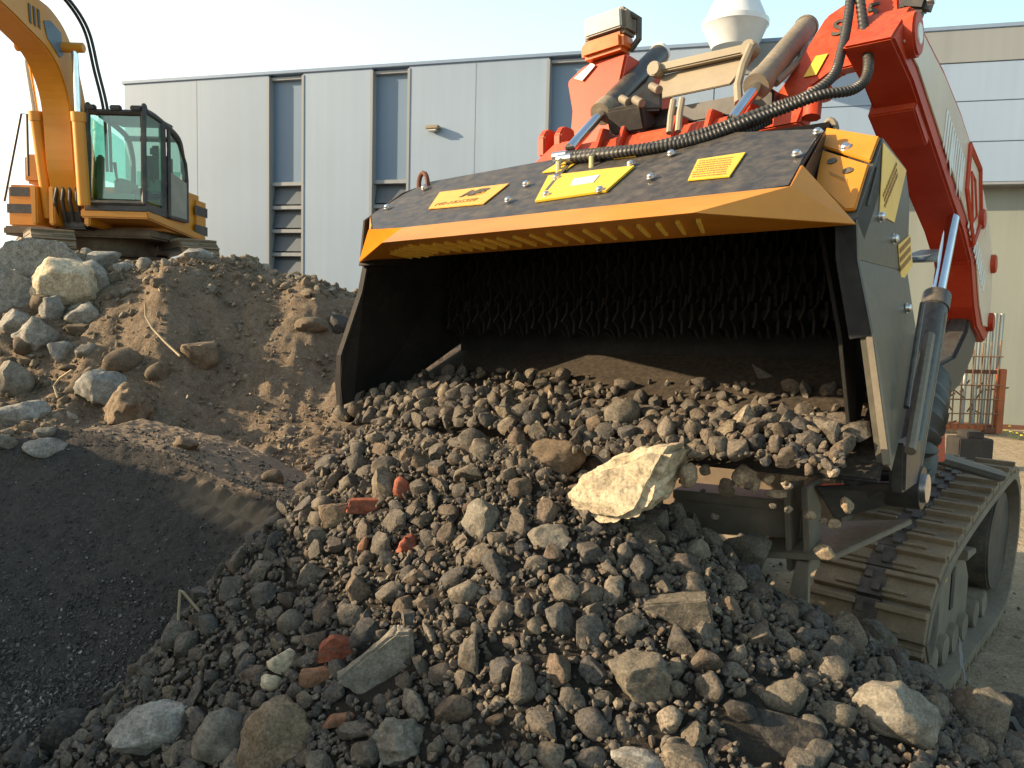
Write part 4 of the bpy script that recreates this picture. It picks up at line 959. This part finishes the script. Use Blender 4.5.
# ------------------------------------------------------------------ named rocks
nr = named_rock
nr(630, 481, 116, 88, M['pale'], 'large sunlit cream limestone lump on top of the rubble heap', seed=3, d=2.30, dep=.7, yaw=-.6, slab=([(-1, -.55), (-.9, -.85), (-.5, -1), (.1, -.9), (.5, -.5), (.75, .1), (1, 1), (.5, .95), (0, .6), (-.55, .25), (-.8, -.15)], .9, .16))
nr(374, 668, 80, 82, M['concrete'], 'triangular broken grey concrete slab standing in the rubble', 'slab', 'concrete_slab', slab=([(-1, -.25), (.25, -1), (.95, -.85), (1, .95), (.55, 1)], .32), d=None)
nr(678, 611, 74, 40, M['greyslab'], 'flat wedge shaped stone slab with a sunlit top edge', 'slab', 'stone_slab', slab=([(-1, .35), (-.85, -.05), (.65, -1), (1, -.6), (.8, 1)], .7))
nr(641, 678, 72, 66, M['greyslab'], 'angular pitted grey stone in the middle of the rubble heap', seed=12, cuts=8, rnd=.55, tilt=35)
nr(752, 744, 150, 72, M['darkstone'], 'broad flat dark slab at the bottom edge of the heap', 'slab', 'stone_slab', seed=17, cuts=6, rnd=.6, rough=.10, dep=.7, d=1.80)
nr(152, 731, 92, 54, M['whiteblock'], 'whitish concrete lump lying at the left foot of the heap', seed=21, cuts=10)
nr(222, 738, 64, 64, M['concrete'], 'grey blocky lump between the whitish lump and the pointed boulder', seed=22, cuts=9)
nr(276, 736, 82, 84, M['brown'], 'pointed brown grey boulder at the lower left of the heap', seed=26, cuts=9, rnd=.45)
nr(403, 742, 68, 54, M['concrete'], 'knobbly pale brown lump at the bottom edge right of the pointed boulder', seed=31, rough=.3)
nr(640, 762, 64, 24, M['whiteblock'], 'flat pale stone cut by the bottom edge of the photo', seed=34)
nr(338, 650, 40, 30, M['brick'], 'red brick half lying above the brown brick piece', 'brick', 'brick', slab=([(-1, -.7), (.9, -.6), (1, .6), (-.3, 1), (-.95, .3)], .6))
nr(317, 677, 38, 24, M['brickbrown'], 'brown oblong brick piece below the red brick half', 'brick', 'brick', slab=([(-1, -.8), (1, -.55), (.95, .8), (-.9, .5)], .6))
nr(338, 722, 34, 20, M['brickbrown'], 'orange brown brick shard beside the pointed boulder', 'brick', 'brick', slab=([(-1, -.5), (.9, -.2), (1, .8), (-.4, .6)], .6))
nr(449, 455, 20, 30, M['brick'], 'red brick shard standing upright in front of the bucket stones', 'brick', 'brick', slab=([(-.7, -1), (1, -.8), (.6, .4), (-.2, 1)], .6), d=2.82)
nr(366, 506, 40, 20, M['brick'], 'dark red brick piece at the left end of the heap crest', 'brick', 'brick', slab=([(-1, -.6), (.8, -1), (1, .8), (-.8, .7)], .6))
nr(401, 489, 20, 26, M['brick'], 'small rounded red brick lump left of the bucket spill', 'brick', 'brick', seed=44)
nr(408, 546, 26, 26, M['brick'], 'crumbled red brick lump on the upper left slope', 'brick', 'brick', seed=45, rough=.3)
nr(363, 548, 12, 22, M['brickbrown'], 'thin reddish brick chip beside the crumbled brick lump', 'brick', 'brick', seed=46)
nr(293, 624, 34, 32, M['greyslab'], 'round grey cobble at the left edge of the heap', seed=47, cuts=4, rnd=.75, rough=.08)
nr(283, 662, 34, 30, M['pale'], 'cream sunlit cobble left of the red brick half', seed=48, cuts=6)
nr(273, 683, 26, 20, M['pale'], 'small cream stone tucked under the cream cobble', seed=49)
nr(556, 462, 62, 48, M['clod'], 'brown rounded boulder at the lip of the bucket', seed=51, d=2.55, cuts=6, rnd=.6)
nr(622, 415, 38, 34, M['greyslab'], 'rounded grey cobble on the bucket floor above the cream lump', seed=52, d=2.62, cuts=5, rnd=.65, rough=.08)
nr(481, 520, 44, 46, M['concrete'], 'knobbly conglomerate lump near the top of the heap', seed=53, rough=.32)
nr(549, 539, 46, 30, M['concrete'], 'pale oblong stone just below the large cream lump', seed=54)
nr(745, 551, 54, 40, M['greyslab'], 'dim rounded boulder under the chassis beam', seed=55, d=2.62, cuts=6, rnd=.62)
nr(697, 551, 30, 30, M['concrete'], 'pale squarish stone left of the dim rounded boulder', seed=56)
nr(800, 434, 46, 30, M['brown'], 'brown knobbly stone on the bucket edge beside the side plate', seed=57, d=2.42, rough=.25)
nr(847, 434, 44, 30, M['brown'], 'brown flat clod at the right end of the bucket edge', seed=58, d=2.38, rough=.22)
nr(768, 378, 34, 28, M['greyslab'], 'grey angular slab lying at the back of the bucket floor', 'slab', 'stone_slab', d=2.72, slab=([(-1, 1), (-.4, -.4), (.5, -1), (1, -.3)], .4))
nr(783, 698, 50, 44, M['greyslab'], 'angular grey stone above the broad dark slab', seed=61)
nr(812, 728, 32, 26, M['greyslab'], 'dark egg shaped stone against the angular grey stone', seed=62)
nr(740, 712, 36, 28, M['darkstone'], 'square dark stone on the broad dark slab', seed=63)
nr(893, 716, 96, 78, M['concrete'], 'large pitted boulder half buried at the right foot of the heap', seed=64, cuts=6, rnd=.6, rough=.16)
nr(836, 716, 40, 34, M['greyslab'], 'oblong grey stone left of the large pitted boulder', seed=65)
nr(978, 716, 62, 66, M['greyslab'], 'tall grey rock at the right end of the heap below the track', seed=66)
nr(1014, 716, 50, 46, M['darkstone'], 'smooth dark boulder at the right edge of the photo', seed=67, cuts=5, rnd=.65, rough=.08)
nr(920, 676, 34, 30, M['greyslab'], 'grey stone resting against the front of the track', seed=68)
nr(832, 603, 38, 22, M['pale'], 'sunlit pale lump in front of the track shoes', seed=69)
nr(875, 640, 46, 44, M['greyslab'], 'grey upright stone leaning on the track front', seed=70)
nr(335, 517, 34, 30, M['brown'], 'brown angular rock at the right end of the track print', seed=71)
nr(70, 737, 58, 54, M['darkstone'], 'dark slab sunk in the black gravel at lower left', seed=72, cuts=6, rough=.08)
# bank
nr(30, 262, 96, 50, M['whiteblock'], 'long grey concrete block lying at the top left of the bank', 'slab', 'concrete_slab', slab=([(-1, -.5), (.4, -1), (.75, -.6), (1, .2), (.5, .95), (-.3, .8)], .7), tilt=4)
nr(70, 286, 72, 58, M['pale'], 'large cream boulder on the brow of the bank', seed=74, cuts=8)
nr(92, 282, 34, 46, M['whiteblock'], 'grey slab leaning behind the large cream boulder', seed=75)
nr(18, 292, 56, 48, M['whiteblock'], 'grey concrete wedge below the long block', 'slab', 'concrete_slab', slab=([(-1, -.8), (1, -1), (.3, .9), (-.6, 1)], .5), tilt=-30)
nr(52, 309, 26, 30, M['whiteblock'], 'small squarish pale block under the large cream boulder', seed=77)
nr(15, 381, 36, 44, M['concrete'], 'rounded grey rock at the left edge halfway down the bank', seed=78)
nr(106, 388, 60, 40, M['whiteblock'], 'whitish lump sticking out of the bank above the brown clod', seed=79)
nr(130, 410, 50, 58, M['brown'], 'brown earth crusted clod hanging below the whitish lump', seed=80, rough=.3)
nr(125, 362, 44, 30, M['clod'], 'soil covered rock above the whitish lump', seed=81)
nr(200, 358, 38, 36, M['brown'], 'single angular brown rock in the middle of the bank face', seed=82)
nr(20, 418, 60, 36, M['whiteblock'], 'wide grey lump at the left edge near the foot of the bank', seed=83)
nr(158, 373, 26, 24, M['clod'], 'small brown clod left of the angular brown rock', seed=84)
nr(196, 256, 36, 16, M['whiteblock'], 'pale flat stone on the bank crest below the excavator cab', seed=85)
nr(124, 267, 22, 12, M['whiteblock'], 'pale stone on the crest right of the cream boulder', seed=86)
nr(144, 266, 16, 18, M['concrete'], 'grey pointed stone on the crest left of the pale flat stone', seed=87)
nr(340, 326, 30, 24, M['darkstone'], 'dark rock jutting from the bank beside the bucket', seed=88)
nr(312, 326, 36, 20, M['clod'], 'brown soil ledge rock left of the jutting dark rock', seed=89)
nr(272, 478, 24, 18, M['clod'], 'dark clod lying behind the track print', seed=90)
nr(186, 445, 26, 18, M['brown'], 'brown clod at the foot of the bank behind the ridge', seed=91)
nr(14, 325, 32, 34, M['whiteblock'], 'grey lump at the left edge below the concrete wedge', seed=92)
nr(30, 345, 30, 22, M['clod'], 'brown lump above the rounded grey rock', seed=93)
nr(8, 442, 24, 18, M['concrete'], 'small pale rock where the bank meets the black gravel', seed=94)

for px, py, w_, h_, tl, lb_ in ((40, 335, 36, 26, 10, 'angular pale chunk left of the whitish lump, above the rounded grey rock'), (82, 318, 24, 20, -20, 'small angular pale chunk right of the squarish pale block'),
        (62, 352, 22, 18, 25, 'tilted pale chunk between the angular chunk and the whitish lump'), (45, 448, 30, 16, 5, 'flat pale chunk half buried at the foot of the bank'), (102, 262, 26, 16, 0, 'pale chunk on the crest behind the large cream boulder')):
    nr(px, py, w_*1.4, h_*1.4, M['whiteblock'], lb_, 'rock', 'concrete_chunk', seed=int(px*3), cuts=14, rnd=.28, tilt=tl)
rb = random.Random(11)
for k in range(26):
    px = rb.uniform(-5, 105) if k % 3 else rb.uniform(90, 240); py = rb.uniform(255, 440) if k % 3 else rb.uniform(262, 300)
    w_ = rb.uniform(13, 30) if k % 3 else rb.uniform(9, 16)
    P_, d_ = hit(px, py)
    if any(np.linalg.norm(P_-c) < R_t*.8 for c, R_t in taken): continue
    nr(px, py, w_, w_*rb.uniform(.6, .95), M['concrete'] if k % 2 else M['clod'], 'broken grey or brown stone lying among the blocks on the left of the bank', 'stone', 'bank_stone', seed=300+k, cuts=12, rnd=.35, tilt=rb.uniform(-30, 30), group='stones on the left of the bank')
# ------------------------------------------------------------------ loose stones
def scatter(n, rmin, rmax, power, cand, over=.80, sunk=.25):
    """dart throwing over candidate points, big stones first"""
    out = []; cell = {}; cs = rmax*2; ci = 0
    TC = np.array([c for c, R in taken]); TR = np.array([R for c, R in taken])
    rs_ = np.sort(rmin*(1+((rmax/rmin)-1)*rng.random(n)**power))[::-1]
    for r_ in rs_:
        for _ in range(12):
            p = cand[ci % len(cand)].copy(); ci += 1; p[2] += r_*sunk
            k = (int(p[0]//cs), int(p[1]//cs)); ok = True
            for i in (-1, 0, 1):
                for j in (-1, 0, 1):
                    for q, qr in cell.get((k[0]+i, k[1]+j), ()):
                        if (p[0]-q[0])**2+(p[1]-q[1])**2+(p[2]-q[2])**2 < ((r_+qr)*over)**2: ok = False; break
                    if not ok: break
                if not ok: break
            if ok and (((TC-p)**2).sum(1) < (r_*.7+TR*.80)**2).any(): ok = False
            if ok:
                cell.setdefault(k, []).append((p, r_)); out.append((p, r_)); break
    return out
def visible_many(P, m=30):
    v = P-CAM; z = np.maximum(v@fw, .05); x = 512+F*(v@RT)/z; y = 384-F*(v@UP)/z
    return (z > .3) & (x > -m) & (x < 1024+m) & (y > -m) & (y < 768+m)
def visible(p, m=30):
    v = p-CAM; z = v@fw
    if z < .3: return False
    x = 512+F*(v@RT)/z; y = 384-F*(v@UP)/z
    return -m < x < 1024+m and -m < y < 768+m
stones = []     # (pos, r, zone)
def heap_points(n):
    x = rng.uniform(-1.6, 2.3, n); y = rng.uniform(1.2, 3.3, n); z = h_rub(x, y)
    q0 = x-P0[0]; q1 = y-P0[1]; a_ = q0*math.sin(ty)+q1*math.cos(ty); l_ = -(q0*math.cos(ty)-q1*math.sin(ty))
    ok = (z > np.maximum(h_mound(x, y), h_ground(x, y))) & ~((a_ > -.44) & (l_ > -.06) & (l_ < .56) & (z > .05)) & (y < 3.15)
    P = np.stack([x, y, z], -1)[ok]; return P[visible_many(P, 60)]
for p, r_ in scatter(2100, .014, .056, 3.2, heap_points(50000), over=.72): stones.append((p, r_, 'heap'))
for p, r_ in scatter(13000, .0045, .015, 2.0, heap_points(110000)+np.array([0, 0, .010]), over=.46, sunk=.6): stones.append((p, r_, 'heap'))
big = list(taken)
# stones in the bucket: surface over the floor plate, heaped towards the front edge
def bz_heap(u, t): 
    return floor_z(t) + .075*np.exp(-((t-.02)/.16)**2)*(1+.25*math.sin(u*7)) + .05*np.exp(-((u-1.45)/.35)**2-((t-.15)/.25)**2)
class BH: pass
def bucket_scatter(n, rmin, rmax, power, over, sunk):
    out = []; rs_ = np.sort(rmin*(1+((rmax/rmin)-1)*rng.random(n)**power))[::-1]; P_ = np.zeros((0, 3)); Rr = np.zeros(0)
    for r_ in rs_:
        for _ in range(10):
            u = rng.uniform(.0, 1.95); t = rng.uniform(-.10, .42)**1
            tmax = .16+.10*math.sin(u*3+.5)+.16*max(0, (u-1.0))
            if t > tmax and rng.random() > .10: continue
            z = bz_heap(u, t) if t > 0 else bz_heap(u, 0)-(-t)*.5
            p = BW(u, t, z+r_*sunk)
            if any(np.linalg.norm(p-c) < (r_*.7+R*.75) for c, R in big): continue
            if len(P_) and (np.linalg.norm(P_-p, axis=1) < (Rr+r_)*over).any(): continue
            out.append((p, r_)); P_ = np.vstack([P_, p]); Rr = np.append(Rr, r_); break
    return out
for p, r_ in bucket_scatter(760, .012, .042, 2.8, .68, .35): stones.append((p, r_, 'bucket'))
for p, r_ in bucket_scatter(700, .008, .018, 1.5, .60, .5): stones.append((p, r_, 'bucket'))
# curtain of stones spilling from the left and middle of the bucket edge onto the heap
for k in range(1500):
    u = rng.uniform(.90, 1.97); f = rng.random()**1.4; e0 = BW(u, -.03, -.70)
    x = e0[0]-bd[0]*.12*f+rng.normal()*.02; y = e0[1]-bd[1]*.12*f+rng.normal()*.03
    z = e0[2]+(float(h_rub(x, y))-e0[2])*f; r_ = .007+.026*rng.random()**3
    p = np.array([x, y, z])
    if any(np.linalg.norm(p-c) < (r_*.7+R*.75) for c, R in big): continue
    stones.append((p, r_, 'spill'))
# the largest in the picture become individuals
vis = [(r_/((p-CAM)@fw), i) for i, (p, r_, zn) in enumerate(stones) if visible(p, 5)]
vis.sort(reverse=True)
NIND = 250
ind = set(i for _, i in vis[:NIND])
LAB = {'heap': ('grey brown rounded stone lying loose in the rubble heap', 'stones of the rubble heap'),
       'bucket': ('dusty stone lying on the bucket floor behind its front edge', 'stones in the bucket'),
       'spill': ('stone spilling over the bucket edge onto the heap', 'stones spilling over the bucket edge')}
def rmat(p, r_, r2):
    S = np.diag(r_*np.array([1., r2.uniform(.6, 1.0), r2.uniform(.42, .9)])); return rotm(r2)@S
acc = {}
def merge(items, name, mat, lodf, label=None, seed=5):
    r2 = np.random.default_rng(seed); Vs, Fs, n = [], [], 0
    for p, r_ in items:
        V, Fc = ROCKS[lodf(r_)][r2.integers(14)]
        V = V@rmat(p, r_, r2).T+p; Vs.append(V); Fs.append(Fc+n); n += len(V)
    o = npmesh(name, np.vstack(Vs), np.vstack(Fs), mat)
    shade(o.data, 38); tag(o, label, kind='stuff'); return o
r2 = np.random.default_rng(9)
for i in sorted(ind):
    p, r_, zn = stones[i]
    o = bpy.data.objects.new('stone', RM[r2.integers(14)]); C.objects.link(o)
    A_ = rmat(p, r_, r2); o.matrix_world = Matrix(((*A_[0], p[0]), (*A_[1], p[1]), (*A_[2], p[2]), (0, 0, 0, 1)))
    tag(o, LAB[zn][0], 'stone', LAB[zn][1])
merge([(p, r_) for i, (p, r_, z) in enumerate(stones) if i not in ind], 'loose_rubble', M['pebble'], lambda r_: 2 if r_ > .014 else 1, 'smaller stones filling the rubble heap and the bucket', 5)

# falling stones
fall = [(688, 475, 20, 27, 'brown sliver of stone falling just right of the large cream lump'), (727, 488, 18, 22, 'dark flat stone falling in front of the chassis beam'),
        (744, 476, 26, 24, 'brown stone falling at the left of the pair above the beam'), (754, 484, 13, 19, 'small tan stone falling against the brown falling stone'),
        (769, 479, 13, 14, 'round tan stone falling right of the falling pair'), (794, 471, 30, 25, 'largest knobbly tan stone falling below the side plate corner'),
        (773, 467, 14, 7, 'flat tan chip falling above the round tan stone'), (813, 461, 9, 9, 'tiny tan stone falling right of the knobbly stone'),
        (826, 477, 10, 9, 'tiny stone falling in front of the dark guard'), (847, 505, 14, 18, 'orange brown egg shaped stone falling over the dark guard'),
        (810, 515, 13, 11, 'small tan stone falling past the twin posts'), (776, 494, 22, 10, 'long flat tan stone falling along the beam end'),
        (823, 521, 8, 7, 'pea sized stone falling left of the egg shaped stone'), (834, 524, 14, 11, 'brown stone falling below the egg shaped stone'),
        (789, 510, 9, 10, 'blurred small brown stone falling at the beam end'), (824, 552, 22, 16, 'brown stone falling under the step plate'),
        (705, 470, 12, 12, 'small dark stone falling right of the brown sliver'), (760, 455, 12, 12, 'small stone dropping off the bucket edge')]
for k, (px, py, w_, h_, lb_) in enumerate(fall):
    nr(px, py, w_, h_, M['tan'] if k not in (1, 16) else M['clod'], lb_, 'stone', 'falling_stone', seed=200+k, d=2.26-(.04 if px > 800 else 0), group='stones falling from the bucket', keep=False)

rf = random.Random(21)
for k in range(46):
    u = rf.uniform(.12, 1.0); q = BW(u, rf.uniform(-.13, -.02), -.69-.30*rf.random()**1.3); r_ = .005+.012*rf.random()**2
    if q[2] < float(h_rub(q[0], q[1]))+.02: continue
    o = bpy.data.objects.new('falling_stone', RM[rf.randrange(14)]); C.objects.link(o); o.location = q; o.scale = (r_*1.2, r_, r_*.8); o.rotation_euler = (rf.random()*6, rf.random()*6, rf.random()*6)
    tag(o, 'one of the little grey brown stones dropping off the right half of the bucket edge', 'stone', 'little stones dropping off the bucket edge')
# scattered gravel
it = []
d_ = rng.uniform(4.1, 8.0, 40000); x_ = (rng.uniform(-10, 360, 40000)-512)/F*d_; z_ = h_bank(x_, d_)
Pb = np.stack([x_, d_, z_+.004], -1); Pb = Pb[visible_many(Pb, 5) & (z_ > h_mound(x_, d_))][:11000]
for p in Pb:
    r_ = .003+.022*rng.random()**6
    if p[0] < -2.9 and rng.random() < .35: r_ *= 2.0
    it.append((p, r_))
x_ = rng.uniform(-4.6, -1.2, 700); y_ = 7.0+rng.uniform(-.5, .6, 700); z_ = h_bank(x_, y_)+.01
for a in zip(x_, y_, z_): it.append((np.array(a), .010+.05*rng.random()**4))
merge(it, 'bank_stones', M['soilpebble'], lambda r_: 2 if r_ > .02 else 1, 'pebbles and crumbs stuck in the earth bank', 6)
it = []; n_ = 110000
y_ = 1.5+2.2*rng.random(n_); x_ = (rng.uniform(-20, 400, n_)-512)/F*y_; z_ = h_mound(x_, y_)
lw = np.clip((3.25-y_)/1.3, 0, 1); Pm = np.stack([x_, y_, z_+.001], -1)
ok = (z_ > h_rub(x_, y_)-.03) & visible_many(Pm, 10) & (rut(x_, y_)[0] < .3) & (rng.random(n_) < .14+1.1*lw**1.4)
for p, l_ in list(zip(Pm[ok], lw[ok]))[:24000]: it.append((p, (.0030+.0095*rng.random()**2.6)*(.5+1.0*l_)))
x_ = rng.uniform(-2.0, -.1, 1500); y_ = lerp(x_, CX, [2.6, 3.1, 3.45, 3.68, 3.62, 3.5, 3.35, 3.2, 3.1])+rng.uniform(0, .6, 1500); z_ = h_mound(x_, y_)
for a in zip(x_, y_, z_): it.append((np.array(a), .003+.010*rng.random()**4))
merge(it, 'fine_gravel', M['darkpebble'], lambda r_: 1, 'fine dark gravel covering the mound', 7)
it = []
for _ in range(900):
    x = rng.uniform(1.5, 5); y = rng.uniform(2.2, 7); it.append((np.array([x, y, float(h_ground(x, y))]), .005+.02*rng.random()**5))
merge(it, 'yard_gravel', M['soilpebble'], lambda r_: 1, 'scattered gravel on the yard sand', 8)

# ------------------------------------------------------------------ stalks, film
P_, d_ = hit(178, 637)
T = lambda px, py, dd: tuple(at(px, py, dd))
tag(MB().tube([T(178, 637, d_), T(178.5, 612, d_), T(180, 590, d_), T(183, 592, d_), T(200, 612, d_+.02), T(216, 622, d_+.03), T(230, 638, d_-.05)], .0045, 6).build('dry_stalk', M['stalk'], smooth=True), 'bent dry stalk standing in the black gravel', 'stalk')
P_, d_ = hit(148, 320)
tag(MB().tube([T(145, 303, d_-.1), T(145.5, 316, d_-.1), T(152, 328, d_-.15), T(165, 342, d_-.2), T(180, 356, d_-.3)], .009, 6).build('dry_root', M['stalk'], smooth=True), 'pale dry root hanging out of the bank face', 'root')
P_, d_ = hit(58, 385)
tag(MB().tube([T(72, 370, d_-.1), T(60, 378, d_-.1), T(54, 386, d_-.1), T(58, 398, d_-.15)], .008, 6).build('dry_root', M['stalk'], smooth=True), 'curled dry root at the left of the bank', 'root')
mb = MB(); pts = []
for k, (px, py) in enumerate(((958, 640), (960, 668), (968, 690), (985, 706), (1005, 718), (1030, 738))):
    q, dq = hit(px, py); pts.append(at(px, py, dq-.05))
c = spline(pts, 8); rr_ = random.Random(3); va = []; vb = []
for i, p in enumerate(c):
    j = .012+.01*math.sin(i*1.3); va.append(mb.bm.verts.new(Vector(p)+Vector((0, 0, j+.01)))); vb.append(mb.bm.verts.new(Vector(p)+Vector((.012, -.01, -j))))
for i in range(len(c)-1): mb.bm.faces.new((va[i], va[i+1], vb[i+1], vb[i]))
bmesh.ops.solidify(mb.bm, geom=mb.bm.faces[:], thickness=.002)
tag(mb.build('plastic_strip', M['plastic'], smooth=True), 'torn strip of greyish plastic film by the foot of the track', 'plastic strip')
